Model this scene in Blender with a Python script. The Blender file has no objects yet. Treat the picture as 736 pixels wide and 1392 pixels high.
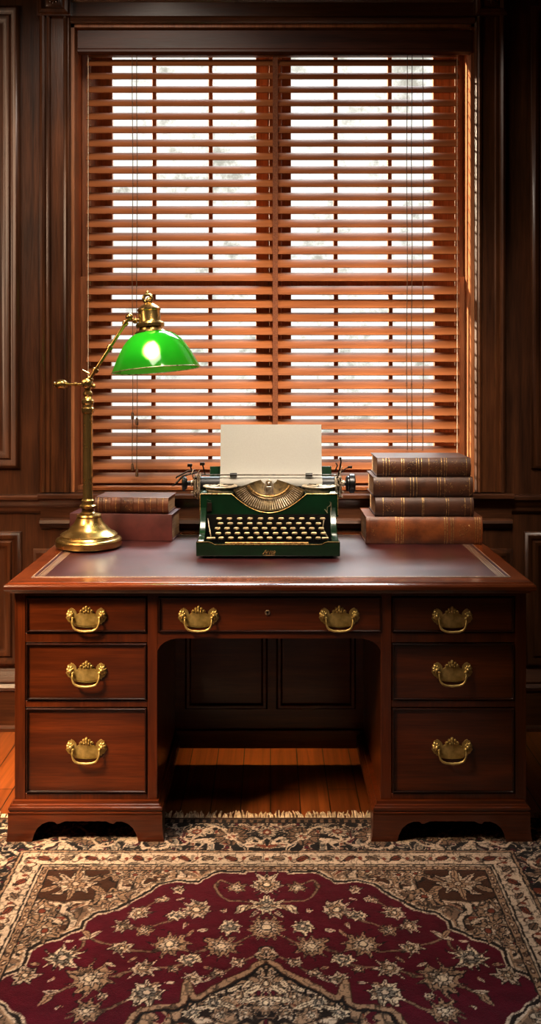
import bpy, bmesh, math, random
import numpy as np
from mathutils import Matrix, Vector

random.seed(7)
SC = bpy.context.scene
COL = SC.collection
F = 1262.0            # focal length in pixels of a 736 wide frame
HOR = 505.0           # horizon row
CH = 1.386            # camera height


def PX(px, Y):
    return (px - 368.0) * Y / F


def PZ(py, Y):
    return CH - (py - HOR) * Y / F


# ------------------------------------------------------------------ mesh kit
class MB:
    def __init__(s):
        s.v = []; s.f = []; s.m = []

    def add(s, vs, fs, m=0):
        b = len(s.v)
        s.v += [tuple(p) for p in vs]
        s.f += [tuple(i + b for i in f) for f in fs]
        s.m += [m] * len(fs)
        return s

    def box(s, x0, x1, y0, y1, z0, z1, m=0):
        vs = [(x, y, z) for x in (x0, x1) for y in (y0, y1) for z in (z0, z1)]
        return s.add(vs, [(0, 1, 3, 2), (4, 6, 7, 5), (0, 4, 5, 1), (2, 3, 7, 6), (0, 2, 6, 4), (1, 5, 7, 3)], m)

    def prism(s, poly, plane, a, b, m=0):
        n = len(poly)
        def P(p, t):
            return {'xz': (p[0], t, p[1]), 'yz': (t, p[0], p[1]), 'xy': (p[0], p[1], t)}[plane]
        vs = [P(p, a) for p in poly] + [P(p, b) for p in poly]
        fs = [tuple(range(n)), tuple(range(2 * n - 1, n - 1, -1))]
        fs += [(i, (i + 1) % n, n + (i + 1) % n, n + i) for i in range(n)]
        return s.add(vs, fs, m)

    def lathe(s, prof, n=32, M=None, m=0, caps=True):
        M = M or Matrix.Identity(4)
        vs = []; fs = []
        for r, z in prof:
            for k in range(n):
                a = 2 * math.pi * k / n
                vs.append(M @ Vector((r * math.cos(a), r * math.sin(a), z)))
        for j in range(len(prof) - 1):
            for k in range(n):
                k2 = (k + 1) % n
                fs.append((j * n + k, j * n + k2, (j + 1) * n + k2, (j + 1) * n + k))
        if caps:
            fs.append(tuple(range(n)))
            q = (len(prof) - 1) * n
            fs.append(tuple(range(q + n - 1, q - 1, -1)))
        return s.add(vs, fs, m)

    def cyl(s, p0, p1, r0, r1=None, n=16, m=0):
        p0 = Vector(p0); p1 = Vector(p1); r1 = r0 if r1 is None else r1
        d = p1 - p0
        M = Matrix.Translation(p0) @ d.to_track_quat('Z', 'Y').to_matrix().to_4x4()
        return s.lathe([(r0, 0), (r1, d.length)], n, M, m)

    def tube(s, pts, r, n=8, m=0, closed=False):
        pts = [Vector(p) for p in pts]
        rs = r if isinstance(r, (list, tuple)) else [r] * len(pts)
        N = len(pts)
        up = None; rings = []
        for i, p in enumerate(pts):
            if closed:
                t = pts[(i + 1) % N] - pts[i - 1]
            else:
                t = pts[min(i + 1, N - 1)] - pts[max(i - 1, 0)]
            t.normalize()
            if up is None:
                up = Vector((0, 0, 1)) if abs(t.z) < .9 else Vector((0, 1, 0))
            up = (up - t * up.dot(t))
            if up.length < 1e-5:
                up = Vector((1, 0, 0)) - t * t.x
            up.normalize()
            w = t.cross(up)
            rings.append([p + (up * math.cos(2 * math.pi * k / n) + w * math.sin(2 * math.pi * k / n)) * rs[i] for k in range(n)])
        vs = [q for ring in rings for q in ring]
        fs = []
        for i in range(N if closed else N - 1):
            j = (i + 1) % N
            for k in range(n):
                k2 = (k + 1) % n
                fs.append((i * n + k, i * n + k2, j * n + k2, j * n + k))
        if not closed:
            fs.append(tuple(range(n))); fs.append(tuple(range(N * n - 1, (N - 1) * n - 1, -1)))
        return s.add(vs, fs, m)

    def ball(s, c, r, n=16, m=0, M=None):
        rx, ry, rz = r if isinstance(r, (list, tuple)) else (r, r, r)
        T = Matrix.Translation(c) @ (M or Matrix.Identity(4)) @ Matrix.Diagonal((rx, ry, rz, 1))
        prof = [(max(1e-4, math.sin(math.pi * j / (n // 2))), -math.cos(math.pi * j / (n // 2))) for j in range(n // 2 + 1)]
        return s.lathe(prof, n, T, m)

    def mould(s, x0, x1, z0, z1, prof, fill=True, m=0):
        """mitred rectangular moulding in the xz plane; prof = (inset, y)"""
        vs = []; fs = []
        for i, y in prof:
            vs += [(x0 + i, y, z0 + i), (x1 - i, y, z0 + i), (x1 - i, y, z1 - i), (x0 + i, y, z1 - i)]
        for j in range(len(prof) - 1):
            for k in range(4):
                k2 = (k + 1) % 4
                fs.append((j * 4 + k, j * 4 + k2, j * 4 + 4 + k2, j * 4 + 4 + k))
        if fill:
            q = (len(prof) - 1) * 4
            fs.append((q, q + 1, q + 2, q + 3))
        return s.add(vs, fs, m)

    def build(s, name, mats, parent=None, bevel=0, smooth=35, seg=2, recalc=True):
        off = Vector((0, 0, 0))
        p = parent
        while p is not None:
            off += p.location; p = p.parent
        me = bpy.data.meshes.new(name)
        me.from_pydata([(x - off.x, y - off.y, z - off.z) for x, y, z in s.v], [], s.f)
        mats = mats if isinstance(mats, (list, tuple)) else [mats]
        for mt in mats:
            me.materials.append(mt)
        me.polygons.foreach_set('material_index', s.m)
        if recalc:
            bm = bmesh.new(); bm.from_mesh(me)
            bmesh.ops.recalc_face_normals(bm, faces=bm.faces)
            bm.to_mesh(me); bm.free()
        if smooth:
            me.polygons.foreach_set('use_smooth', [True] * len(me.polygons))
            me.set_sharp_from_angle(angle=math.radians(smooth))
        me.update()
        o = bpy.data.objects.new(name, me)
        COL.objects.link(o)
        if parent is not None:
            o.parent = parent
        if bevel:
            b = o.modifiers.new('bevel', 'BEVEL')
            b.width = bevel; b.segments = seg; b.limit_method = 'ANGLE'; b.angle_limit = math.radians(40)
        return o


def empty(name, loc):
    o = bpy.data.objects.new(name, None)
    o.location = loc
    o.empty_display_size = .05
    COL.objects.link(o)
    return o


def tag(o, label, cat, group=None):
    o['label'] = label; o['category'] = cat
    if group:
        o['group'] = group
    return o


def struct(o):
    o['kind'] = 'structure'
    return o


# ------------------------------------------------------------------ materials
def lin(r, g, b):
    f = lambda c: (c / 255 / 12.92) if c / 255 <= .04045 else ((c / 255 + .055) / 1.055) ** 2.4
    return (f(r), f(g), f(b), 1)


def new_mat(name):
    m = bpy.data.materials.new(name); m.use_nodes = True
    nt = m.node_tree
    return m, nt, nt.nodes['Principled BSDF'], nt.nodes['Material Output']


def ramp(nt, fac, stops):
    r = nt.nodes.new('ShaderNodeValToRGB')
    el = r.color_ramp.elements
    while len(el) < len(stops):
        el.new(.5)
    for e, (p, c) in zip(el, stops):
        e.position = p; e.color = c
    nt.links.new(fac, r.inputs[0])
    return r


def wood(name, dark, light, axis='x', rough=.35, coat=.3, scale=1.0, bump=.06, darker=.55):
    m, nt, bs, out = new_mat(name)
    L = nt.links.new
    tc = nt.nodes.new('ShaderNodeTexCoord')
    mp = nt.nodes.new('ShaderNodeMapping')
    L(tc.outputs['Object'], mp.inputs[0])
    sc = {'x': (1.2, 22, 22), 'y': (22, 1.2, 22), 'z': (22, 22, 1.2)}[axis]
    mp.inputs['Scale'].default_value = [c * scale for c in sc]
    n1 = nt.nodes.new('ShaderNodeTexNoise'); n1.inputs['Scale'].default_value = 1; n1.inputs['Detail'].default_value = 5
    n1.inputs['Distortion'].default_value = .8
    L(mp.outputs[0], n1.inputs['Vector'])
    n2 = nt.nodes.new('ShaderNodeTexNoise'); n2.inputs['Scale'].default_value = 9; n2.inputs['Detail'].default_value = 3
    L(mp.outputs[0], n2.inputs['Vector'])
    n3 = nt.nodes.new('ShaderNodeTexNoise'); n3.inputs['Scale'].default_value = 3.2; n3.inputs['Detail'].default_value = 2
    L(tc.outputs['Object'], n3.inputs['Vector'])
    r = ramp(nt, n1.outputs['Fac'], [(.3, dark), (.72, light)])
    mx = nt.nodes.new('ShaderNodeMix'); mx.data_type = 'RGBA'; mx.blend_type = 'MULTIPLY'
    mx.inputs['Factor'].default_value = .6
    r2 = ramp(nt, n2.outputs['Fac'], [(.35, (darker, darker, darker, 1)), (.6, (1, 1, 1, 1))])
    L(r.outputs[0], mx.inputs['A']); L(r2.outputs[0], mx.inputs['B'])
    mx2 = nt.nodes.new('ShaderNodeMix'); mx2.data_type = 'RGBA'; mx2.blend_type = 'MULTIPLY'
    mx2.inputs['Factor'].default_value = .7
    r3 = ramp(nt, n3.outputs['Fac'], [(.3, (.6, .58, .55, 1)), (.65, (1.15, 1.12, 1.1, 1))])
    L(mx.outputs['Result'], mx2.inputs['A']); L(r3.outputs[0], mx2.inputs['B'])
    L(mx2.outputs['Result'], bs.inputs['Base Color'])
    rr = nt.nodes.new('ShaderNodeMapRange')
    rr.inputs['To Min'].default_value = rough - .06; rr.inputs['To Max'].default_value = rough + .08
    L(n2.outputs['Fac'], rr.inputs[0]); L(rr.outputs[0], bs.inputs['Roughness'])
    bs.inputs['Coat Weight'].default_value = coat
    bs.inputs['Coat Roughness'].default_value = .18
    bp = nt.nodes.new('ShaderNodeBump'); bp.inputs['Strength'].default_value = bump; bp.inputs['Distance'].default_value = .01
    L(n2.outputs['Fac'], bp.inputs['Height']); L(bp.outputs[0], bs.inputs['Normal'])
    return m


def metal(name, c1, c2, rough=.25, scale=40, metallic=1.0, lo=.35, hi=.65):
    m, nt, bs, out = new_mat(name)
    tc = nt.nodes.new('ShaderNodeTexCoord')
    n = nt.nodes.new('ShaderNodeTexNoise'); n.inputs['Scale'].default_value = scale; n.inputs['Detail'].default_value = 4
    nt.links.new(tc.outputs['Object'], n.inputs['Vector'])
    r = ramp(nt, n.outputs['Fac'], [(lo, c1), (hi, c2)])
    nt.links.new(r.outputs[0], bs.inputs['Base Color'])
    bs.inputs['Metallic'].default_value = metallic
    mr = nt.nodes.new('ShaderNodeMapRange'); mr.inputs['To Min'].default_value = rough + .1; mr.inputs['To Max'].default_value = max(.04, rough - .1)
    nt.links.new(n.outputs['Fac'], mr.inputs[0]); nt.links.new(mr.outputs[0], bs.inputs['Roughness'])
    return m


def leather(name, c1, c2, rough=.45, scale=14, spec=.5, bump=.25, grain=260, coat=0):
    m, nt, bs, out = new_mat(name)
    L = nt.links.new
    tc = nt.nodes.new('ShaderNodeTexCoord')
    n = nt.nodes.new('ShaderNodeTexNoise'); n.inputs['Scale'].default_value = scale; n.inputs['Detail'].default_value = 6
    n.inputs['Roughness'].default_value = .65
    L(tc.outputs['Object'], n.inputs['Vector'])
    r = ramp(nt, n.outputs['Fac'], [(.32, c1), (.68, c2)])
    L(r.outputs[0], bs.inputs['Base Color'])
    g = nt.nodes.new('ShaderNodeTexVoronoi'); g.inputs['Scale'].default_value = grain
    L(tc.outputs['Object'], g.inputs['Vector'])
    bp = nt.nodes.new('ShaderNodeBump'); bp.inputs['Strength'].default_value = bump; bp.inputs['Distance'].default_value = .001
    L(g.outputs['Distance'], bp.inputs['Height']); L(bp.outputs[0], bs.inputs['Normal'])
    mr = nt.nodes.new('ShaderNodeMapRange'); mr.inputs['To Min'].default_value = rough - .1; mr.inputs['To Max'].default_value = rough + .12
    L(n.outputs['Fac'], mr.inputs[0]); L(mr.outputs[0], bs.inputs['Roughness'])
    bs.inputs['Specular IOR Level'].default_value = spec
    bs.inputs['Coat Weight'].default_value = coat; bs.inputs['Coat Roughness'].default_value = .3
    return m


W_WALL_D, W_WALL_L = lin(58, 32, 16), lin(104, 63, 36)
M_wall_v = wood('panelling_vertical', W_WALL_D, W_WALL_L, 'z', .38, .25)
M_wall_h = wood('panelling_horizontal', W_WALL_D, W_WALL_L, 'x', .38, .25)
M_casing = wood('casing_wood', lin(62, 34, 17), lin(112, 68, 38), 'z', .33, .4)
M_sash = wood('sash_wood', lin(160, 100, 62), lin(200, 136, 90), 'z', .45, .1)
D_D, D_L = lin(84, 38, 14), lin(124, 60, 23)
M_desk_x = wood('mahogany_horizontal', D_D, D_L, 'x', .3, .5, scale=1.0, bump=.03)
M_desk_z = wood('mahogany_vertical', D_D, D_L, 'z', .3, .5, scale=1.0, bump=.03)
M_desk_top = wood('mahogany_top', lin(84, 36, 15), lin(146, 76, 36), 'x', .22, .6, bump=.02)
M_desk_dark = wood('mahogany_bead', lin(34, 14, 7), lin(66, 30, 15), 'x', .3, .5, bump=.02)
M_inlay = leather('oxblood_leather', lin(48, 18, 20), lin(86, 34, 36), rough=.36, scale=9, bump=.3, grain=420, coat=1)
_b = M_inlay.node_tree.nodes['Principled BSDF']; _b.inputs['Coat IOR'].default_value = 1.75; _b.inputs['Coat Roughness'].default_value = .3
M_brass = metal('antique_brass', lin(186, 160, 92), lin(236, 212, 142), rough=.42, scale=50, metallic=.62)
M_brass_lamp = metal('polished_brass', lin(150, 122, 70), lin(200, 170, 108), rough=.27, scale=12, metallic=.92)
M_spool = metal('spool_cover_metal', lin(168, 152, 128), lin(214, 200, 176), rough=.4, scale=80, metallic=.4)
M_gilt = metal('gilt', lin(120, 86, 48), lin(206, 172, 116), rough=.4, scale=160, metallic=.8)
M_tool = metal('gilt_tooling', lin(180, 140, 105), lin(250, 225, 190), rough=.45, scale=300, metallic=.5)
M_green = metal('green_lacquer', lin(10, 34, 18), lin(14, 44, 25), rough=.22, scale=20, metallic=.0)
M_green.node_tree.nodes['Principled BSDF'].inputs['Coat Weight'].default_value = .7
M_green.node_tree.nodes['Principled BSDF'].inputs['Coat Roughness'].default_value = .12
M_nickel = metal('worn_nickel', lin(130, 112, 90), lin(220, 204, 180), rough=.3, scale=60, metallic=.75)
M_steel = metal('dark_steel', lin(28, 24, 21), lin(78, 66, 55), rough=.35, scale=80, metallic=.85)
M_black = metal('black_enamel', lin(7, 6, 5), lin(13, 12, 11), rough=.35, scale=30, metallic=.0)
M_rubber = metal('platen_rubber', lin(20, 20, 21), lin(34, 34, 36), rough=.45, scale=60, metallic=0)
M_keycap = metal('ivory_key', lin(196, 170, 122), lin(240, 222, 178), rough=.4, scale=300, metallic=0)
M_bowl = metal('brass_basket', lin(60, 48, 28), lin(104, 86, 54), rough=.45, scale=70, metallic=.6)
M_cord = metal('blind_cord', lin(70, 46, 30), lin(120, 86, 58), rough=.7, scale=200, metallic=0)
M_cord_leak = metal('light_leak_cord', lin(200, 180, 150), lin(240, 226, 200), rough=.8, scale=200, metallic=0)  # cream colour stands in for sunlight leaking past the slat ends
M_tape = metal('ladder_tape_cloth', lin(96, 52, 28), lin(130, 76, 42), rough=.8, scale=200, metallic=0)


def paper_mat():
    m, nt, bs, out = new_mat('cream_paper')
    tc = nt.nodes.new('ShaderNodeTexCoord')
    n = nt.nodes.new('ShaderNodeTexNoise'); n.inputs['Scale'].default_value = 220; n.inputs['Detail'].default_value = 3
    nt.links.new(tc.outputs['Object'], n.inputs['Vector'])
    r = ramp(nt, n.outputs['Fac'], [(.3, lin(151, 149, 142)), (.7, lin(155, 153, 146))])
    nt.links.new(r.outputs[0], bs.inputs['Base Color'])
    bs.inputs['Roughness'].default_value = .85
    tr = nt.nodes.new('ShaderNodeBsdfTranslucent'); nt.links.new(r.outputs[0], tr.inputs['Color'])
    mx = nt.nodes.new('ShaderNodeMixShader'); mx.inputs[0].default_value = .08
    nt.links.new(bs.outputs[0], mx.inputs[1]); nt.links.new(tr.outputs[0], mx.inputs[2])
    nt.links.new(mx.outputs[0], out.inputs[0])
    return m


def pages_mat():
    m, nt, bs, out = new_mat('aged_pages')
    tc = nt.nodes.new('ShaderNodeTexCoord')
    mp = nt.nodes.new('ShaderNodeMapping'); mp.inputs['Scale'].default_value = (6, 6, 600)
    nt.links.new(tc.outputs['Object'], mp.inputs[0])
    n = nt.nodes.new('ShaderNodeTexNoise'); n.inputs['Scale'].default_value = 1; n.inputs['Detail'].default_value = 3
    nt.links.new(mp.outputs[0], n.inputs['Vector'])
    r = ramp(nt, n.outputs['Fac'], [(.3, lin(120, 84, 54)), (.7, lin(186, 150, 108))])
    nt.links.new(r.outputs[0], bs.inputs['Base Color'])
    bs.inputs['Roughness'].default_value = .8
    return m


def slat_mat():
    m = wood('blind_slat_wood', lin(136, 82, 46), lin(180, 116, 70), 'x', .62, .0, bump=.03, darker=.75)
    m.node_tree.nodes['Principled BSDF'].inputs['Specular IOR Level'].default_value = .2
    nt = m.node_tree
    bs = nt.nodes['Principled BSDF']; out = nt.nodes['Material Output']
    tr = nt.nodes.new('ShaderNodeBsdfTranslucent'); tr.inputs['Color'].default_value = lin(196, 116, 60)
    mx = nt.nodes.new('ShaderNodeMixShader'); mx.inputs[0].default_value = .12
    nt.links.new(bs.outputs[0], mx.inputs[1]); nt.links.new(tr.outputs[0], mx.inputs[2])
    nt.links.new(mx.outputs[0], out.inputs[0])
    return m


def glass_mat():
    m, nt, bs, out = new_mat('window_glass')
    nt.nodes.remove(bs)
    t = nt.nodes.new('ShaderNodeBsdfTransparent'); t.inputs[0].default_value = (.96, .97, .96, 1)
    g = nt.nodes.new('ShaderNodeBsdfGlossy'); g.inputs['Roughness'].default_value = .02
    mx = nt.nodes.new('ShaderNodeMixShader'); mx.inputs[0].default_value = .06
    nt.links.new(t.outputs[0], mx.inputs[1]); nt.links.new(g.outputs[0], mx.inputs[2])
    nt.links.new(mx.outputs[0], out.inputs[0])
    return m


def shade_mat():
    m, nt, bs, out = new_mat('green_cased_glass')
    L = nt.links.new
    tc = nt.nodes.new('ShaderNodeTexCoord')
    n = nt.nodes.new('ShaderNodeTexNoise'); n.inputs['Scale'].default_value = 9
    L(tc.outputs['Object'], n.inputs['Vector'])
    r = ramp(nt, n.outputs['Fac'], [(.3, lin(4, 96, 18)), (.7, lin(10, 124, 26))])
    L(r.outputs[0], bs.inputs['Base Color'])
    bs.inputs['Roughness'].default_value = .12
    bs.inputs['Coat Weight'].default_value = 1; bs.inputs['Coat Roughness'].default_value = .05
    tr = nt.nodes.new('ShaderNodeBsdfTranslucent'); tr.inputs['Color'].default_value = (.02, .30, .015, 1)
    tp = nt.nodes.new('ShaderNodeBsdfRefraction'); tp.inputs['Color'].default_value = (.42, 1, .16, 1)
    tp.inputs['Roughness'].default_value = .55; tp.inputs['IOR'].default_value = 1.22
    m1 = nt.nodes.new('ShaderNodeMixShader'); m1.inputs[0].default_value = .5
    L(bs.outputs[0], m1.inputs[1]); L(tr.outputs[0], m1.inputs[2])
    m2 = nt.nodes.new('ShaderNodeMixShader'); m2.inputs[0].default_value = .22
    L(m1.outputs[0], m2.inputs[1]); L(tp.outputs[0], m2.inputs[2])
    L(m2.outputs[0], out.inputs[0])
    return m


def emit_mat(name, col, s):
    m, nt, bs, out = new_mat(name)
    bs.inputs['Base Color'].default_value = col
    bs.inputs['Emission Color'].default_value = col
    bs.inputs['Emission Strength'].default_value = s
    return m


M_paper = paper_mat(); M_pages = pages_mat(); M_slat = slat_mat(); M_glass = glass_mat(); M_shade = shade_mat()
M_bulb = emit_mat('lit_bulb', (1, .90, .72, 1), 55)


def floor_mat():
    m, nt, bs, out = new_mat('oak_boards')
    L = nt.links.new
    tc = nt.nodes.new('ShaderNodeTexCoord')
    mp = nt.nodes.new('ShaderNodeMapping'); mp.inputs['Rotation'].default_value = (0, 0, math.pi / 2)
    L(tc.outputs['Object'], mp.inputs[0])
    br = nt.nodes.new('ShaderNodeTexBrick')
    br.inputs['Scale'].default_value = 1; br.inputs['Brick Width'].default_value = 1.3; br.inputs['Row Height'].default_value = .095
    br.inputs['Mortar Size'].default_value = .0018; br.offset = .37
    br.inputs['Color1'].default_value = lin(128, 70, 30); br.inputs['Color2'].default_value = lin(160, 94, 44)
    br.inputs['Mortar'].default_value = lin(34, 16, 6)
    L(mp.outputs[0], br.inputs['Vector'])
    mp2 = nt.nodes.new('ShaderNodeMapping'); mp2.inputs['Scale'].default_value = (40, 1.6, 1)
    L(tc.outputs['Object'], mp2.inputs[0])
    n = nt.nodes.new('ShaderNodeTexNoise'); n.inputs['Scale'].default_value = 1.2; n.inputs['Detail'].default_value = 6; n.inputs['Distortion'].default_value = 1
    L(mp2.outputs[0], n.inputs['Vector'])
    r = ramp(nt, n.outputs['Fac'], [(.3, (.45, .4, .36, 1)), (.7, (1.1, 1.05, 1, 1))])
    mx = nt.nodes.new('ShaderNodeMix'); mx.data_type = 'RGBA'; mx.blend_type = 'MULTIPLY'; mx.inputs['Factor'].default_value = .8
    L(br.outputs['Color'], mx.inputs['A']); L(r.outputs[0], mx.inputs['B'])
    L(mx.outputs['Result'], bs.inputs['Base Color'])
    bs.inputs['Roughness'].default_value = .32
    bs.inputs['Coat Weight'].default_value = .2
    bp = nt.nodes.new('ShaderNodeBump'); bp.inputs['Strength'].default_value = .15; bp.inputs['Distance'].default_value = .01
    L(br.outputs['Fac'], bp.inputs['Height']); bp.invert = True
    L(bp.outputs[0], bs.inputs['Normal'])
    return m


def plaster_mat():
    m, nt, bs, out = new_mat('dark_plaster')
    tc = nt.nodes.new('ShaderNodeTexCoord')
    n = nt.nodes.new('ShaderNodeTexNoise'); n.inputs['Scale'].default_value = 8
    nt.links.new(tc.outputs['Object'], n.inputs['Vector'])
    r = ramp(nt, n.outputs['Fac'], [(.3, lin(92, 78, 64)), (.7, lin(108, 94, 78))])
    nt.links.new(r.outputs[0], bs.inputs['Base Color'])
    bs.inputs['Roughness'].default_value = .9
    return m


# ------------------------------------------------------------------ room shell
YW = 3.60                                   # face of the panelled wall
OX0, OX1 = PX(97, YW), PX(645, YW)          # window opening
OZ0, OZ1 = .915, PZ(33, YW)
RX, RY0, RZ = 2.5, -1.6, 3.15
WT = .22                                    # wall thickness

fl = struct(MB().box(-RX, RX, RY0, YW + WT, -.06, 0).build('floor', floor_mat(), smooth=0))
ce = struct(MB().box(-RX, RX, RY0, YW + WT, RZ, RZ + .06).build('ceiling', plaster_mat(), smooth=0))
wb = MB()
wb.box(-RX, OX0, YW, YW + WT, 0, RZ).box(OX1, RX, YW, YW + WT, 0, RZ)
wb.box(OX0, OX1, YW, YW + WT, 0, OZ0).box(OX0, OX1, YW, YW + WT, OZ1, RZ)
wall_back = struct(wb.build('wall_back', M_wall_v, smooth=0))
struct(MB().box(-RX - .1, -RX, RY0, YW + WT, 0, RZ).build('wall_left', M_wall_v, smooth=0))
struct(MB().box(RX, RX + .1, RY0, YW + WT, 0, RZ).build('wall_right', M_wall_v, smooth=0))
struct(MB().box(-RX, RX, RY0 - .1, RY0, 0, RZ).build('wall_front', M_wall_v, smooth=0))

# raised panels of the back wall
def wall_panel(x0, x1, z0, z1):
    y = YW
    pr = [(0, y - .001), (.004, y - .012), (.014, y - .019), (.024, y - .016), (.03, y - .008), (.036, y - .007), (.042, y - .014),
          (.052, y - .012), (.06, y - .003), (.075, y - .002), (.115, y - .010), (.12, y - .011)]
    MB().mould(x0, x1, z0, z1, pr).build('panel', M_wall_v, wall_back, smooth=50)

zpt, zpb = PZ(8, YW), PZ(637, YW)
wall_panel(-2.1, PX(28, YW), zpb, zpt)
wall_panel(PX(722, YW), 2.1, zpb, zpt)
zlt, zlb = PZ(722, YW), PZ(905, YW)
wall_panel(-2.1, PX(30, YW), zlb, zlt)
wall_panel(PX(712, YW), 2.1, zlb, zlt)
for a, b in ((-.92, -.36), (-.30, .34), (.40, .94)):
    wall_panel(a, b, zlb, .70)

# chair rail, sill and apron
def rail_poly(zs):
    return zs
zr = PZ(672, YW)
cr = [(YW, zr), (YW - .030, zr), (YW - .036, zr - .006), (YW - .036, zr - .016), (YW - .026, zr - .024), (YW - .020, zr - .040),
      (YW - .012, zr - .050), (YW - .012, zr - .062), (YW - .007, zr - .070), (YW, zr - .074)]
tr1 = MB().prism(cr, 'yz', -RX, PX(64, YW)).prism(cr, 'yz', PX(692, YW), RX)
struct(tr1.build('trim_1', M_wall_h, smooth=30))
sl = MB()
sx0, sx1 = PX(56, YW), PX(695, YW)
zs = OZ0 + .004
sill = [(YW + .10, zs), (YW - .048, zs), (YW - .056, zs - .006), (YW - .056, zs - .018), (YW - .046, zs - .024), (YW - .03, zs - .028),
        (YW - .024, zs - .045), (YW - .014, zs - .058), (YW - .014, zs - .10), (YW - .026, zs - .106), (YW - .030, zs - .118),
        (YW - .016, zs - .13), (YW - .006, zs - .14), (YW - .002, zs - .142), (YW - .002, zs - .03), (YW + .10, zs - .03)]
sl.prism([p for p in sill if p[0] <= YW], 'yz', sx0, sx1)
sl.box(OX0 + .001, OX1 - .001, YW - .001, YW + .12, zs - .02, zs)
struct(sl.build('trim_2', M_wall_h, smooth=30))

# window casing
cz0, cz1 = zs + .001, PZ(25, YW)
def casing_profile(xo, sgn):
    """xo = outer edge; profile runs towards the opening"""
    w = [(0, 0), (0, .016), (.006, .026), (.014, .030), (.022, .026), (.026, .018), (.032, .020), (.040, .020), (.044, .012), (.092, .012),
         (.096, .020), (.104, .023), (.110, .018), (.114, .018), (.120, .010), (.120, 0)]
    return [(xo + sgn * a, YW - b) for a, b in w]
CXL, CXR = OX0 - .120, OX1 + .120
c = MB()
c.prism(casing_profile(CXL, 1), 'xy', cz0, cz1)
struct(c.build('trim_3', M_casing, smooth=30))
c = MB(); c.prism(casing_profile(CXR, -1), 'xy', cz0, cz1)
struct(c.build('trim_4', M_casing, smooth=30))
hd = [(YW, 0), (YW - .010, 0), (YW - .018, .006), (YW - .023, .016), (YW - .018, .024), (YW - .012, .028), (YW - .012, .080), (YW - .020, .086),
      (YW - .030, .100), (YW - .030, .112), (YW, .118)]
h = MB().prism([(y, OZ1 + z) for y, z in hd], 'yz', OX0, OX1)
struct(h.build('trim_5', M_wall_h, smooth=30))
# carved corner blocks and crown above
for nm, x0 in (('trim_6', CXL - .006), ('trim_7', OX1 - .006)):
    b = MB()
    y = YW
    z0, z1 = cz1, cz1 + .128
    b.box(x0, x0 + .13, y - .03, y, z0, z1)
    b.mould(x0 + .004, x0 + .126, z0 + .004, z1 - .004, [(0, y - .03), (.006, y - .040), (.016, y - .044), (.024, y - .036), (.028, y - .030), (.034, y - .034),
            (.044, y - .036), (.048, y - .028)])
    M = Matrix.Translation((x0 + .065, y - .028, (z0 + z1) / 2)) @ Matrix.Rotation(math.pi / 2, 4, 'X')
    b.lathe([(.014, 0), (.014, .010), (.010, .014), (.006, .012), (.001, .018)], 20, M)
    for k in range(8):
        a = k * math.pi / 4
        b.ball((x0 + .065 + .016 * math.cos(a), y - .033, (z0 + z1) / 2 + .016 * math.sin(a)), .006, 8)
    struct(b.build(nm, M_casing, smooth=30))
crown = [(YW, 0), (YW - .02, 0), (YW - .03, .012), (YW - .05, .02), (YW - .06, .036), (YW - .06, .05), (YW, .05)]
struct(MB().prism([(y, OZ1 + .135 + z) for y, z in crown], 'yz', -1.02, 1.04).build('trim_8', M_wall_h, smooth=30))

# baseboard
bb = [(YW, 0), (YW - .030, 0), (YW - .030, .012), (YW - .022, .018), (YW - .016, .020), (YW - .016, .150), (YW - .024, .156), (YW - .028, .168),
      (YW - .018, .180), (YW - .022, .190), (YW - .016, .204), (YW - .006, .222), (YW, .236)]
struct(MB().prism(bb, 'yz', -RX, RX).build('baseboard_back', M_wall_h, smooth=30))

# the window itself: jamb lining, two double-hung sashes, centre mullion
YS = YW + .125
win = struct(empty('window_1', ((OX0 + OX1) / 2, YS, OZ0)))
ks = YS / F
f_ = MB()
f_.box(OX0, OX0 + .012, YW, YW + WT, OZ0, OZ1).box(OX1 - .012, OX1, YW, YW + WT, OZ0, OZ1)
f_.box(OX0, OX1, YW, YW + WT, OZ1 - .012, OZ1).box(OX0, OX1, YW + .07, YW + WT, OZ0, OZ0 + .02)
f_.build('jamb_lining', M_sash, win, smooth=0)
mull0, mull1 = PX(366, YS), PX(383, YS)
MB().box(mull0, mull1, YS - .03, YS + .06, OZ0 + .02, OZ1 - .012).build('mullion', M_sash, win, bevel=.004)
zt, zm, zb = OZ1 - .012, PZ(384, YS), OZ0 + .02
lights = [(OX0 + .012, PX(152, YS), PX(348, YS), mull0, (PX(209, YS), PX(286, YS))),
          (mull1, PX(396, YS), PX(590, YS), OX1 - .012, (PX(457, YS), PX(531, YS)))]
for (a0, g0, g1, a1, munt) in lights:
    for (z0, z1, dy) in ((zm - .022, zt, .030), (zb, zm + .022, 0)):
        s = MB()
        y0, y1 = YS + dy - .015, YS + dy + .013
        s.box(a0, g0, y0, y1, z0, z1).box(g1, a1, y0, y1, z0, z1)
        top = .052 if dy else .044
        bot = .044 if dy else .075
        s.box(g0, g1, y0, y1, z1 - top, z1).box(g0, g1, y0, y1, z0, z0 + bot)
        so = s.build('sash', M_sash, win, bevel=.003)
        mm = MB()
        for x in munt:
            mm.box(x - .0085, x + .0085, y0 + .004, y1 - .002, z0 + bot, z1 - top)
        mm.build('muntin', M_sash, so, bevel=.003)
        MB().box(g0, g1, YS + dy - .001, YS + dy + .001, z0 + bot, z1 - top).build('pane', M_glass, so, smooth=0)

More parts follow.
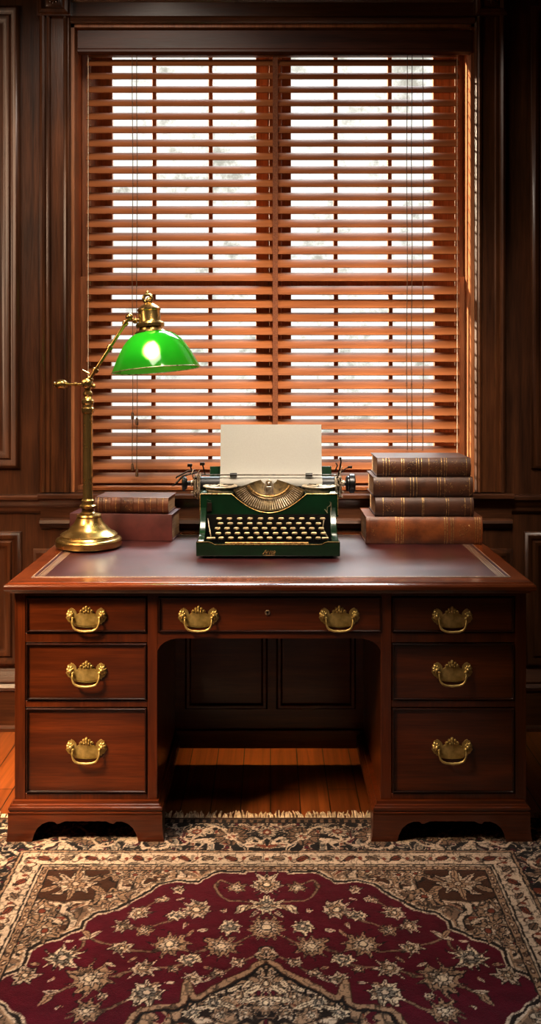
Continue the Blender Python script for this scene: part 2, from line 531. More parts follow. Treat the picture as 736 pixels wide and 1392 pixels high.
# ------------------------------------------------------------------ wooden venetian blind
YB = YW + .042
BX0, BX1 = PX(119, YB), PX(624, YB)
blind = empty('window_blind', (.01, YB, OZ0 + .005))
tag(blind, 'wide wooden venetian blind with half tilted orange brown slats in the window', 'blind')
v0, v1 = PX(106, YW), PX(642, YW)
va = MB()
va.prism([(YW + .006, PZ(40, YW)), (YW - .004, PZ(42, YW)), (YW - .004, PZ(66, YW)), (YW - .008, PZ(68, YW)), (YW - .008, PZ(71, YW)),
          (YW + .004, PZ(73, YW)), (YW + .016, PZ(73, YW)), (YW + .016, PZ(40, YW))], 'yz', v0, v1)
va.build('valance', wood('valance_wood', lin(72, 40, 28), lin(104, 60, 42), 'x', .45, .1), blind, smooth=30)
MB().box(BX0, BX1, YB - .018, YB + .022, PZ(76, YB), OZ1 - .015).build('head_rail', M_sash, blind, bevel=.002)
SW, ST = .054, math.radians(42)
n_sl = 32
slat0 = None
hy, hz = SW * math.cos(ST) / 2, SW * math.sin(ST) / 2
for i in range(n_sl):
    py = 88.8 + 18.31 * i
    zf = CH - (py - HOR) * (YB - hy) / F
    zc = zf + hz
    if slat0 is None:
        s = MB()
        prof = []
        nn = 6
        for k in range(nn + 1):                     # crowned slat section, room edge low
            t = -1 + 2 * k / nn
            b = .0030 * (1 - t * t)
            prof.append((YB + t * hy - b * math.sin(ST), zc + t * hz + b * math.cos(ST)))
        low = [(y + .0028 * math.sin(ST), z - .0028 * math.cos(ST)) for y, z in reversed(prof)]
        s.prism(prof + low, 'yz', BX0, BX1)
        slat0 = s.build('slat', M_slat, blind, smooth=30)
        zc0 = zc
    else:
        o = slat0.copy(); COL.objects.link(o); o.parent = blind
        o.location.z = slat0.location.z + (zc - zc0)
        o.location.x = random.uniform(-.0012, .0012)
zlast = zc
MB().box(BX0, BX1, YB - .024, YB + .024, OZ0 + .006, OZ0 + .022).build('bottom_rail', M_slat, blind, bevel=.004)
tp = MB()
tp.box(PX(371, YB), PX(378, YB), YB - hy - .004, YB - hy - .003, OZ0 + .02, PZ(73, YB))
tp.build('ladder_tape', M_tape, blind, smooth=0)
for px in (121.5, 620.5):  # end cords; their pale tone paints the bright gap beside the jambs
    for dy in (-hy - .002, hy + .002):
        MB().tube([(PX(px, YB), YB + dy, OZ0 + .02), (PX(px, YB), YB + dy, PZ(76, YB))], .0013, 6).build('ladder_cord', M_cord_leak, blind)
for px, pe in ((180, 640), (186, 648), (554, 612), (560.5, 612), (576, 612)):
    x = PX(px, YW); zt_, ze = PZ(74, YW), PZ(pe, YW)
    yc = YW + .006
    pts = [(x + .0015 * math.sin(j * 1.1 + px), yc, zt_ + (ze - zt_) * j / 12) for j in range(13)]
    cd = MB().tube(pts, .0014, 6)
    cd.build('cord', M_cord, blind)
    if px < 200:
        for zq in (.30, .18):
            q = MB()
            M = Matrix.Translation((x, yc, ze + (0 if zq < .2 else .20)))
            q.lathe([(.0015, .03), (.005, .024), (.006, .008), (.0055, 0)], 12, M)
            q.build('cord_tassel', M_cord, blind)

# ------------------------------------------------------------------ desk
YD = 2.733
kd = YD / F
DX = lambda p: PX(p, YD)
DZ = lambda p: PZ(p, YD)
desk = empty('pedestal_desk', (0, 3.1, 0))
tag(desk, 'large mahogany pedestal desk with seven brass handled drawers and burgundy leather top', 'desk')
TOPZ = .770
TX0, TX1, TY0, TY1 = -.777, .775, 2.70, 3.552
t = MB()
# moulded slab: stacked rectangular loops
loops = [(0.024, TOPZ - .034), (.016, TOPZ - .033), (.012, TOPZ - .027), (.003, TOPZ - .024), (0, TOPZ - .019), (0, TOPZ - .011), (.003, TOPZ - .006), (.010, TOPZ - .004),
         (.014, TOPZ)]
vs = []; fs = []
for ins, z in loops:
    vs += [(TX0 + ins, TY0 + ins, z), (TX1 - ins, TY0 + ins, z), (TX1 - ins, TY1 - ins * .3, z), (TX0 + ins, TY1 - ins * .3, z)]
for j in range(len(loops) - 1):
    for k in range(4):
        fs.append((j * 4 + k, j * 4 + (k + 1) % 4, j * 4 + 4 + (k + 1) % 4, j * 4 + 4 + k))
fs.append((0, 1, 2, 3)); q = 4 * (len(loops) - 1); fs.append((q, q + 1, q + 2, q + 3))
t.add(vs, fs)
t.build('desk_top', M_desk_top, desk, smooth=30)
IX0, IX1, IY0, IY1 = PX(42, 2.776), PX(696, 2.776), 2.776, 3.500
inlay = MB().box(IX0, IX1, IY0, IY1, TOPZ - .004, TOPZ + .0012).build('leather_inlay', M_inlay, desk, bevel=.0008)
tl = MB()
zt0, zt1 = TOPZ + .0011, TOPZ + .0017
def rectline(i, w):
    tl.box(IX0 + i, IX0 + i + w, IY0 + i, IY1 - i, zt0, zt1); tl.box(IX1 - i - w, IX1 - i, IY0 + i, IY1 - i, zt0, zt1)
    tl.box(IX0 + i, IX1 - i, IY0 + i, IY0 + i + w, zt0, zt1); tl.box(IX0 + i, IX1 - i, IY1 - i - w, IY1 - i, zt0, zt1)
rectline(.002, .002)
for i in (.016, .030, .036):
    for sx in (0, 1):
        xa = IX0 + i if sx == 0 else IX1 - i - .0016
        tl.box(xa, xa + .0016, IY0 + .006, IY1 - .006, zt0, zt1)
for k in range(150):                         # beaded gilt dots along the front and sides
    x = IX0 + .008 + (IX1 - IX0 - .016) * k / 149
    tl.box(x - .0014, x + .0014, IY0 + .007, IY0 + .011, zt0, zt1)
for k in range(60):
    y = IY0 + .012 + (IY1 - IY0 - .024) * k / 59
    for xa in (IX0 + .022, IX1 - .026):
        tl.box(xa, xa + .004, y - .0022, y + .0022, zt0, zt1)
tl.build('gilt_tooling', M_tool, inlay, smooth=0)

RYB_ = 2.862
ZC1 = TOPZ - .032        # carcass top
ZP = DZ(1087)            # plinth top
YBK = 3.50
rows = [(812, 859), (875, 951), (963, 1077)]
def pedestal(px0, px1, dx0, dx1):
    p = MB()
    x0, x1 = DX(px0), DX(px1)
    p.box(x0 + .002, x1 - .002, YD + .014, YBK, ZP - .002, ZC1)
    p.box(x0, DX(dx0) - .003, YD, YD + .02, ZP - .002, ZC1).box(DX(dx1) + .003, x1, YD, YD + .02, ZP - .002, ZC1)
    zz = [ZC1] + [z for a, b in rows for z in (DZ(a) + .003, DZ(b) - .003)] + [ZP - .002]
    for k in range(0, 8, 2):
        p.box(DX(dx0) - .003, DX(dx1) + .003, YD + .0005, YD + .02, zz[k + 1], zz[k])
    p.build('pedestal', M_desk_z, desk, bevel=.0015)
pedestal(20, 214, 36, 199)
pedestal(518, 716, 534, 699)

# plinth mouldings and bracket feet
def plinth(px0, px1, flip):
    x0, x1 = DX(px0), DX(px1)
    y0, y1 = 2.712, YBK + .012
    prof = [(0, DZ(1103)), (0, DZ(1100)), (.003, DZ(1099.6)), (.003, DZ(1098)), (.0005, DZ(1097)), (.0005, DZ(1094)), (.005, DZ(1093)), (.0055, DZ(1091.5)), (.011, DZ(1090.5)), (.012, DZ(1087)), (.019, DZ(1086.5))]
    p = MB()
    vs = []; fs = []
    for i, z in prof:
        vs += [(x0 + i, y0 + i, z), (x1 - i, y0 + i, z), (x1 - i, y1 - i, z), (x0 + i, y1 - i, z)]
    for j in range(len(prof) - 1):
        for k in range(4):
            fs.append((j * 4 + k, j * 4 + (k + 1) % 4, j * 4 + 4 + (k + 1) % 4, j * 4 + 4 + k))
    fs.append((0, 1, 2, 3)); q = 4 * (len(prof) - 1); fs.append((q, q + 1, q + 2, q + 3))
    p.add(vs, fs)
    po = p.build('plinth', M_desk_x, desk, smooth=30)
    zt = DZ(1102)
    def half(flare):
        return [(-flare, 0), (-flare, .006), (-.002, .03), (0, .06), (0, zt)], [(.068, 0), (.070, .010), (.076, .034), (.086, .052), (.10, .064), (.118, .071), (.135, .071), (.143, .064), (.152, .066), (.165, .072)]
    a, b = half(.006)
    L = x1 - x0
    left = a
    poly = [(x0 + u, z) for u, z in a] + [(x1 - u, z) for u, z in reversed(a)] + [(x1 - u, z) for u, z in b] + [(x0 + u, z) for u, z in reversed(b)]
    f = MB()
    fpoly = [(x, max(z, .0125)) for x, z in poly]
    f.prism(fpoly, 'xz', y0, y0 + .026)
    f.prism(poly, 'xz', y1 - .026, y1)
    y0 += .004; y1 -= .004; a = [(max(u, 0), z) for u, z in a]
    poly2 = [(y0 + u * .9, z) for u, z in a] + [(y1 - u * .9, z) for u, z in reversed(a)] + [(y1 - u * .9, z) for u, z in b] + [(y0 + u * .9, z) for u, z in reversed(b)]
    poly2 = [(y, max(z, .0125) if y < RYB_ else z) for y, z in poly2]
    f.prism(poly2, 'yz', x0 + .001, x0 + .026)
    f.prism(poly2, 'yz', x1 - .026, x1 - .001)
    f.build('bracket_feet', M_desk_x, po, smooth=30)
plinth(13.5, 222, 0)
plinth(506.5, 719, 1)

# frieze over the kneehole with rounded corners, drawer housing, modesty panel
fz = MB()
cx0, cx1 = DX(213), DX(519)
pts = [(cx0, DZ(859) - .003), (cx1, DZ(859) - .003)]
arc = [(0, 889), (1.5, 884), (5, 878), (11, 873), (18, 870), (27, 868)]
pts += [(DX(519 - u), DZ(v)) for u, v in arc] + [(DX(213 + u), DZ(v)) for u, v in reversed(arc)]
fz.prism(pts, 'xz', YD + .001, YD + .022)
fz.box(cx0, DX(216) - .003, YD + .001, YD + .022, DZ(862), ZC1).box(DX(519) + .002, DX(520), YD + .001, YD + .022, DZ(862), ZC1)
fz.box(cx0, cx1, YD + .0015, YD + .022, DZ(812) + .003, ZC1)
fz.box(cx0, cx1, YD + .014, 3.25, DZ(859) - .002, ZC1)
fz.build('frieze', M_desk_x, desk, bevel=.001)
mp_ = MB()
my = 3.26
mp_.box(DX(213), DX(519), my, my + .02, .068, ZC1)
mp_.mould(-.30, -.01, .20, .60, [(0, my - .001), (.006, my - .012), (.016, my - .012), (.022, my - .002), (.03, my - .003)])
mp_.mould(.02, .30, .20, .60, [(0, my - .001), (.006, my - .012), (.016, my - .012), (.022, my - .002), (.03, my - .003)])
mp_.box(DX(213), DX(519), my - .014, my, .068, .13)
mp_.build('modesty_panel', M_desk_x, desk, bevel=.001)

# drawer hardware, modelled once at the origin then copied
S = .00053
def hw_meshes():
    half = [(0, 70), (7, 66), (10, 56), (17, 60), (24, 54), (24, 44), (33, 46), (40, 38), (38, 28), (48, 24), (56, 16), (60, 26), (62, 40), (72, 53), (84, 57),
            (92, 50), (100, 48), (104, 36), (112, 26), (110, 12), (114, 2), (106, -10), (100, -20), (90, -24), (84, -34), (72, -32), (64, -44), (50, -48), (28, -50), (0, -52)]
    poly = [(x * S, z * S) for x, z in half] + [(-x * S, z * S) for x, z in reversed(half[1:-1])]
    pl = MB()
    pl.prism(poly, 'xz', -.0028, 0)
    inner = [(x * .9, z * .88 + .001) for x, z in poly]
    pl.prism(inner, 'xz', -.0042, -.0026)
    for sx in (-1, 1):                        # leafy wing bosses
        cx, cz = sx * 86 * S, 16 * S
        for ang, ln, r in ((60, 26, 9), (100, 22, 8), (20, 22, 8), (140, 18, 7), (-25, 20, 8), (-70, 22, 8), (-120, 16, 7)):
            a = math.radians(ang if sx > 0 else 180 - ang)
            M = Matrix.Rotation(-a, 4, 'Y')
            pl.ball((cx + math.cos(a) * ln * .55 * S, -.005, cz + math.sin(a) * ln * .55 * S), (ln * .62 * S, .0035, r * S), 10, 0, M)
        pl.ball((cx, -.006, cz), (11 * S, .007, 11 * S), 12)
    for dx, dz, r in ((0, 56, 10), (-15, 50, 8), (15, 50, 8), (-28, 40, 7), (28, 40, 7), (0, 40, 9), (-12, 34, 6), (12, 34, 6)):
        pl.ball((dx * S, -.0045, dz * S), (r * S * .8, .003, r * S * 1.15), 10)
    bl = MB()
    path = [(-74, 0, -.008), (-75, -14, -.012), (-73, -30, -.014), (-67, -46, -.015), (-56, -58, -.015), (-36, -66, -.015), (0, -69, -.015)]
    P = [(x * S, y, z * S) for x, z, y in path] + [(-x * S, y, z * S) for x, z, y in reversed(path[:-1])]
    n = len(P)
    R = [.0022 + .0016 * math.sin(math.pi * i / (n - 1)) for i in range(n)]
    bl.tube(P, R, 10)
    bl.ball((-74 * S, -.007, 2 * S), .0048, 12).ball((74 * S, -.007, 2 * S), .0048, 12)
    return pl, bl
PL, BL = hw_meshes()
proto = []
def handle(x, z, par):
    y = YD + .0015
    if not proto:
        for mb, nm in ((PL, 'backplate'), (BL, 'bail_handle')):
            mb.v = [(a + x, b + y, c_ + z) for a, b, c_ in mb.v]
            proto.append(mb.build(nm, M_brass, par, smooth=40))
        proto.append((x, z))
    else:
        for p in proto[:2]:
            o = p.copy(); COL.objects.link(o); o.parent = par
            o.location = (x - proto[2][0], 0, z - proto[2][1])
def drawer(px0, px1, py0, py1, handles, lock=None):
    x0, x1, z0, z1 = DX(px0), DX(px1), DZ(py1), DZ(py0)
    d = MB()
    d.box(x0, x1, YD + .002, YD + .020, z0, z1)
    do = d.build('drawer', M_desk_x, desk, bevel=.001)
    b = MB()
    b.mould(x0 - .001, x1 + .001, z0 - .001, z1 + .001, [(0, YD + .01), (0, YD - .002), (.0018, YD - .0042), (.0042, YD - .0042), (.006, YD - .001), (.0065, YD + .004)], fill=False)
    b.build('cock_bead', M_desk_dark, do, smooth=50)
    for hx, hy_ in handles:
        handle(DX(hx), DZ(hy_), do)
    if lock:
        M = Matrix.Translation((DX(lock[0]), YD + .002, DZ(lock[1]))) @ Matrix.Rotation(math.pi / 2, 4, 'X')
        e = MB().lathe([(.008, 0), (.008, .0015), (.0065, .003), (.0045, .003), (.004, .0005)], 20, M)
        e.build('keyhole_escutcheon', M_nickel, do, smooth=40)
        k = MB().lathe([(.0024, 0), (.0024, .0012)], 14, Matrix.Translation((0, 0, .0016)) @ M)
        k.box(DX(lock[0]) - .001, DX(lock[0]) + .001, YD + .0005, YD + .002, DZ(lock[1]) - .0035, DZ(lock[1]) + .001)
        k.build('keyhole', M_black, do)
for i, (a, b) in enumerate(rows):
    drawer(36, 199, a, b, [(117.5, (840, 915, 1019)[i])])
    drawer(534, 699, a, b, [(615, (841, 914, 1019)[i])])
drawer(216, 519, 812, 859, [(270, 840), (461.5, 840)], (364, 833))

# ------------------------------------------------------------------ books
def leather_pair(name, a, b, **k):
    return leather(name, lin(*a), lin(*b), **k)
def book(name_label, cx, yf, zb, w, d, h, mats, rotz=0, bands=(), gilt=(), marks=(), bulge=.012, label_panel=None):
    """spine towards the room; cx centre x, yf front of the boards, zb underside"""
    root = empty('book', (cx, yf + d / 2, zb))
    tag(root, name_label, 'book')
    cov, cov2 = mats
    x0, x1 = cx - w / 2, cx + w / 2
    yb = yf + d
    tb = .0045
    def arcp(off, n=12, z0=zb, z1=zb + h):
        r = []
        for k in range(n + 1):
            u = -1 + 2 * k / n
            r.append((yf - off - bulge * (1 - u * u) ** .8, z0 + (z1 - z0) * (k / n)))
        return r
    outer = [(yb, zb)] + arcp(0) + [(yb, zb + h)]
    inner = [(yb, zb + h - tb), (yf + .012, zb + h - tb)] + [(yf - bulge * .45, zb + h * .7), (yf - bulge * .5, zb + h * .5), (yf - bulge * .45, zb + h * .3)] + [(yf + .012, zb + tb), (yb, zb + tb)]
    MB().prism(outer + inner, 'yz', x0, x1).build('cover', cov, root, bevel=.0012, smooth=40)
    MB().box(x0 + .005, x1 - .005, yf + .002, yb - .006, zb + tb - .0005, zb + h - tb + .0005).build('page_block', M_pages, root, bevel=.001)
    def strip(mb, xa, xb, off, thick):
        a = arcp(off + thick, 12, zb + .0005, zb + h - .0005); b_ = list(reversed(arcp(off - .002, 12, zb + .0005, zb + h - .0005)))
        mb.prism(a + b_, 'yz', xa, xb)
    if bands:
        for u, bw in bands:
            x = x0 + w * u
            m = MB()
            strip(m, x - bw / 2, x + bw / 2, 0, .0028)
            m.build('raised_band', cov2, root, bevel=.0012, smooth=40)
    if gilt:
        for u, gw in gilt:
            x = x0 + w * u
            m = MB()
            over = .0028 if any(abs(x - x0 - w * ub) < bb / 2 for ub, bb in bands) else 0
            strip(m, x - gw / 2, x + gw / 2, over, .0005)
            m.build('gilt_line', M_gilt, root, smooth=40)
    if marks:
        rnd = random.Random(int(w * 1e4) + int(zb * 1e3))
        for (u, um, zc_, zr_, n) in marks:       # worn gilt ornament: little curls and dashes
            m = MB()
            for _ in range(n):
                xx = x0 + w * (u + rnd.uniform(-um, um)); zz = zb + h * (zc_ + rnd.uniform(-zr_, zr_))
                a0 = rnd.uniform(0, 6.28); R = rnd.uniform(.002, .006); span = rnd.uniform(.8, 3.2)
                pts = []
                for k in range(6):
                    a = a0 + span * k / 5
                    px_, pz_ = xx + R * math.cos(a), zz + R * math.sin(a)
                    uu = max(-.98, min(.98, (pz_ - zb) / h * 2 - 1))
                    pts.append((px_, yf - bulge * (1 - uu * uu) ** .8 - .0003, pz_))
                m.tube(pts, .00045, 5)
            m.build('gilt_ornament', M_gilt, root)
    root.rotation_euler.z = rotz
    return root

M_lb1 = leather_pair('brown_calf', (54, 28, 15), (92, 50, 28), rough=.42)
M_lb2 = leather_pair('dark_calf', (46, 26, 15), (88, 51, 29), rough=.42)
M_lb3 = leather_pair('umber_calf', (50, 29, 17), (86, 50, 30), rough=.45)
M_lb4 = leather_pair('russet_calf', (80, 39, 17), (138, 77, 36), rough=.4)
M_red = leather_pair('burgundy_cloth', (62, 24, 22), (90, 40, 36), rough=.5, grain=700)
M_lb5 = leather_pair('worn_russet', (58, 28, 16), (104, 58, 34), rough=.42, scale=22)

YR = 3.305
kx = lambda p: PX(p, YR)
def rb(label, p0, p1, z0, z1, d, mats, **k):
    return book(label, (kx(p0) + kx(p1)) / 2, YR, z0, kx(p1) - kx(p0), d, z1 - z0, mats, **k)
zb1, zb2, zb3, zb4, zb5 = .7715, .869, .938, 1.0105, 1.079
G = lambda xs, p0, p1, w=.0022: [((x - p0) / (p1 - p0), w) for x in xs]
rb('thickest russet leather book with gilt crest, bottom of the stack of four', 497.5, 656, zb1, zb2, .225, (M_lb4, M_lb4),
   bands=[((543 - 497.5) / 158.5, .016), ((610 - 497.5) / 158.5, .016), (.985, .010), (.02, .012)],
   gilt=G((538.5, 541.5, 545.5, 548, 604.5, 607.5, 613, 616, 646, 649, 652), 497.5, 656),
   marks=[(.855, .05, .5, .28, 26), (.05, .04, .6, .3, 8)])
rb('brown leather book lying directly on the thick russet book in the stack of four', 510, 644, zb2 + .0003, zb3, .215, (M_lb3, M_lb3),
   bands=[((548 - 510) / 134, .008), ((574.5 - 510) / 134, .006), ((608 - 510) / 134, .008)], gilt=G((521, 546, 549, 574, 576, 606.5, 609.5, 632, 640), 510, 644, .0018),
   marks=[(.14, .05, .5, .3, 12), (.9, .06, .5, .3, 10)])
rb('brown leather book just under the topmost book in the stack of four', 507.5, 643, zb3 + .0003, zb4, .215, (M_lb2, M_lb2),
   bands=[((535 - 507.5) / 135.5, .009), ((563 - 507.5) / 135.5, .008), ((597 - 507.5) / 135.5, .009)], gilt=G((533, 537, 558, 562, 566.5, 595, 598.5, 604.5, 638), 507.5, 643, .0018),
   marks=[(.08, .05, .5, .3, 8), (.75, .05, .5, .3, 10), (.92, .05, .5, .3, 8)])
rb('dark brown leather book with many gilt spine lines, topmost of the stack of four', 512.5, 640, zb4 + .0003, zb5, .205, (M_lb2, M_lb2),
   bands=[((527 - 512.5) / 127.5, .006), ((570 - 512.5) / 127.5, .008), ((603 - 512.5) / 127.5, .008)],
   gilt=G((521, 525, 529, 546, 549, 566, 569, 573, 583, 600, 604, 607, 634), 512.5, 640, .0016),
   marks=[(.16, .06, .5, .35, 16), (.35, .06, .5, .35, 14), (.63, .07, .5, .35, 24), (.86, .07, .5, .35, 20)])

YL = 3.374
lx = lambda p: PX(p, YL)
r5 = book('thick burgundy cloth book lying under another book beside the lamp', (lx(96) + lx(238)) / 2, YL, .7715, lx(238) - lx(96), .165, .097, (M_red, M_red), rotz=math.radians(-5), bulge=.004)
r6 = book('worn russet leather book with ribbed spine, on top of the burgundy book beside the lamp', (lx(130) + lx(232)) / 2, YL + .012, .8688, lx(232) - lx(130), .150, .058, (M_lb5, M_lb5), rotz=math.radians(-5),
     bands=[(.1, .005), (.22, .005), (.36, .005), (.52, .005), (.68, .005), (.84, .005)], gilt=[(.05, .0016), (.155, .0012), (.29, .0014), (.6, .0014), (.76, .0014), (.93, .0016)],
     marks=[(.45, .08, .5, .3, 12), (.8, .08, .5, .3, 10)])

# ------------------------------------------------------------------ banker's lamp
YL0 = 3.25
LX = lambda p: PX(p, YL0)
LZ = lambda p: PZ(p, YL0)
kl = YL0 / F
lamp = empty('desk_lamp', (LX(121), YL0, TOPZ + .0017))
tag(lamp, 'brass desk lamp with jointed arm and glowing green glass shade', 'lamp')
A = lambda py: LZ(py) - TOPZ - .0017      # height above the lamp's base
Mb = Matrix.Translation((LX(121), YL0, TOPZ + .0017))
def prof(l):
    return [(r * kl, A(py)) for r, py in l]
base = [(44, 741.0), (44.5, 739.6), (44.5, 733), (43, 731), (40, 730), (38, 727.5), (38.5, 726), (36, 724), (30, 721), (26, 717), (25, 715.5), (22, 713), (18.5, 708), (16.5, 703), (17, 701), (16, 699), (11, 698)]
MB().lathe(prof(base), 56, Mb).build('base', M_brass_lamp, lamp, smooth=30)
pole = [(10, 699), (10.5, 697), (8, 695), (8, 691), (11, 690), (11.5, 687), (9, 685.5), (8.5, 682), (9, 680), (7, 678), (6.8, 674), (6.5, 562), (8, 561), (8.6, 558), (8.6, 555), (7.2, 553.5), (7, 550), (8.4, 548), (8.4, 544.5),
        (6, 542), (5.2, 539), (6.6, 536), (6.2, 533), (4, 531), (4.6, 528), (4.2, 516)]
MB().lathe(prof(pole), 32, Matrix.Translation((-1.5 * kl, 0, 0)) @ Mb).build('pole', M_brass_lamp, lamp, smooth=30)
def rod(mb, pts_r, n=20):
    """lathe-like rod along straight segments: list of (point, radius)"""
    mb.tube([p for p, r in pts_r], [r for p, r in pts_r], n)
j = MB()
jc = Vector((LX(119), YL0, LZ(521)))
j.ball(jc, 7.5 * kl, 16)
Mj = Matrix.Translation(jc) @ Matrix.Rotation(math.pi / 2, 4, 'X')
j.lathe([(5 * kl, -9 * kl), (6.5 * kl, -8 * kl), (6.5 * kl, 8 * kl), (5 * kl, 9 * kl), (2.5 * kl, 10 * kl), (2.5 * kl, 12 * kl)], 20, Mj)
j.ball((LX(127), YL0, LZ(525)), 3.2 * kl, 10)
j.build('joint', M_brass_lamp, lamp, smooth=40)
cw = MB()
Mc = Matrix.Translation((LX(119), YL0, LZ(522.5))) @ Matrix.Rotation(-math.pi / 2, 4, 'Y')
cw.lathe([(c_[0] * kl, c_[1] * kl) for c_ in [(2.2, 2), (2.2, 14), (3.4, 15), (3.4, 17), (2.2, 18), (2.0, 26), (3, 27), (4.4, 28), (4.8, 29.5), (6, 31), (6.6, 34), (6.6, 38), (5.6, 41), (3.6, 42.5), (3.0, 43.5), (3.6, 44.6), (2, 46), (.3, 46.4)]], 24, Mc)
cw.build('counterweight', M_brass_lamp, lamp, smooth=35)
ar = MB()
p0 = Vector((LX(121), YL0, LZ(517))); p1 = Vector((LX(176), YL0, LZ(431)))
d = p1 - p0
for off in (-2.2 * kl, 2.2 * kl):
    o_ = Vector((0, off, 0))
    rod(ar, [(p0 + o_, 2.2 * kl), (p0 + d * .5 + o_, 2.0 * kl), (p1 + o_, 2.0 * kl)], 12)
for t_, r_ in ((.02, 5), (.16, 4.6), (.52, 4.2), (.9, 4.2)):
    M = Matrix.Translation(p0 + d * t_) @ d.to_track_quat('Z', 'Y').to_matrix().to_4x4()
    ar.lathe([(r_ * kl * .7, -3 * kl), (r_ * kl, -2 * kl), (r_ * kl, 2 * kl), (r_ * kl * .7, 3 * kl)], 16, M)
ar.ball(p1, 5.5 * kl, 14)
rod(ar, [(p1, 3 * kl), (Vector((LX(183), YL0, LZ(436))), 2.4 * kl), (Vector((LX(194), YL0, LZ(434))), 2.8 * kl)], 12)
ar.ball((LX(184), YL0, LZ(436)), 4 * kl, 12)
# thumb screw and little spike at the lower joint
rod(ar, [(Vector((LX(122), YL0 - .012, LZ(508))), 1.4 * kl), (Vector((LX(113), YL0 - .014, LZ(503))), 1.2 * kl)], 8)
ar.build('arm', M_brass_lamp, lamp, smooth=40)
# shade assembly, tilted
SCN = Vector((LX(212.5), YL0, LZ(503)))
Ms = Matrix.Translation(SCN) @ Matrix.Rotation(math.radians(-5.2), 4, 'Y') @ Matrix.Rotation(math.radians(-3.5), 4, 'X')
sp = [(60, 0), (58.8, 3), (56, 9), (53, 15), (49.5, 22), (45.5, 29), (41.5, 35.5), (37, 41), (31, 46.5), (25.5, 50), (20, 52)]
sh = MB().lathe([(r * kl, z * kl) for r, z in sp], 64, Ms, caps=False).build('lamp_shade', M_shade, lamp, smooth=60)
rim = MB().tube([Ms @ Vector((60 * kl * math.cos(2 * math.pi * k / 64), 60 * kl * math.sin(2 * math.pi * k / 64), 0)) for k in range(64)], .0016, 8, closed=True)
rim.build('shade_rim', M_nickel, sh, smooth=60)
Mk = Matrix.Translation((-9 * kl, 0, 0)) @ Ms @ Matrix.Rotation(math.radians(5.2), 4, 'Y')
gal = [(21, 50), (21.5, 52), (20, 54), (16, 55), (15.5, 58), (19, 59), (19.5, 63), (18, 65.5), (15.5, 66.5), (15, 69), (15, 81), (16, 82), (16, 84), (13, 87), (9, 90), (5, 92), (4, 93), (4.5, 95), (3, 97)]
MB().lathe([(r * kl, z * kl) for r, z in gal], 36, Ms @ Matrix.Translation((-3 * kl, 0, 0))).build('socket_cap', M_brass_lamp, lamp, smooth=30)
fn = MB()
fc = Ms @ Vector((-3.5 * kl, 0, 98.5 * kl))
fn.tube([fc + Vector((5.6 * kl * math.cos(a), 0, 5.6 * kl * math.sin(a))) for a in [2 * math.pi * k / 24 for k in range(24)]], 2.3 * kl, 10, closed=True)
fn.ball(fc + Vector((1.5 * kl, 0, -1.5 * kl)), 3.6 * kl, 12)
fn.ball(fc + Vector((-.5 * kl, 0, 8 * kl)), 2.6 * kl, 10)
fn.build('finial', M_brass_lamp, lamp, smooth=50)
bu = MB()
bc = Ms @ Vector((-2 * kl, -16 * kl, 22 * kl))
bu.ball(bc, (.022, .022, .028), 20)
bu.build('bulb', M_bulb, lamp, smooth=60)
sk = MB(); sk.cyl(Ms @ Vector((-2 * kl, -8 * kl, 32 * kl)), Ms @ Vector((-3 * kl, 0, 54 * kl)), .016, .018, 16)
sk.build('bulb_socket', M_brass_lamp, lamp)

# ------------------------------------------------------------------ typewriter
TYF = 3.05
tw = empty('typewriter', (PX(365, TYF), TYF + .17, TOPZ + .0017))
tag(tw, 'dark green antique typewriter with ivory keys and black carriage on the desk', 'typewriter')
kt = TYF / F
TXC = PX(365, TYF)
ZB = TOPZ + .0017
xl, xr = PX(267, TYF), PX(462.5, TYF)
b = MB()
# side cheeks
cheek = [(TYF, ZB + .008), (TYF - .002, ZB + .02), (TYF, ZB + .052), (TYF + .008, ZB + .060), (TYF + .045, ZB + .064), (TYF + .075, ZB + .078), (TYF + .100, ZB + .110), (TYF + .118, ZB + .150),
         (TYF + .128, ZB + .190), (TYF + .136, ZB + .203), (TYF + .32, ZB + .203), (TYF + .335, ZB + .19), (TYF + .34, ZB + .008)]
b.prism(cheek, 'yz', xl + .004, xl + .026)
b.prism(cheek, 'yz', xr - .026, xr - .004)
# front lip with stepped top
lip = [(xl, ZB + .008), (xr, ZB + .008), (xr, ZB + .056), (xr - .040, ZB + .056), (xr - .052, ZB + .052), (xr - .060, ZB + .046), (xl + .060, ZB + .046), (xl + .052, ZB + .052), (xl + .040, ZB + .056), (xl, ZB + .056)]
b.prism(lip, 'xz', TYF - .006, TYF + .020)
b.box(xl + .01, xr - .01, TYF + .01, TYF + .33, ZB + .008, ZB + .018)
b.box(xl + .01, xr - .01, TYF + .30, TYF + .335, ZB + .01, ZB + .19)
# upper front plate with the round dip
YP = TYF + .118
PXp = lambda p: PX(p, YP)
PZp = lambda p: PZ(p, YP)
xa, xb = PXp(271.5), PXp(460.5)
zt_ = PZp(671)
plate = [(xa, PZp(703)), (xb, PZp(703)), (xb, zt_ - .006), (xb - .006, zt_), (PXp(417), zt_)]
cxp = PXp(366)
dip = []
for k in range(1, 20):
    u = -1 + 2 * k / 20
    pxx = 366 - u * 50
    pyy = 671 + 26 * (math.cos(u * math.pi / 2) ** .85)
    dip.append((PXp(pxx), PZp(pyy)))
plate += dip + [(PXp(315), zt_), (xa + .006, zt_), (xa, zt_ - .006)]
b.prism(plate, 'xz', YP, YP + .012)
b.box(xa, PXp(317), YP + .006, TYF + .31, zt_ - .014, zt_ + .0005)
b.box(PXp(415), xb, YP + .006, TYF + .31, zt_ - .014, zt_ + .0005)
b.build('body', M_green, tw, bevel=.0025, smooth=35)
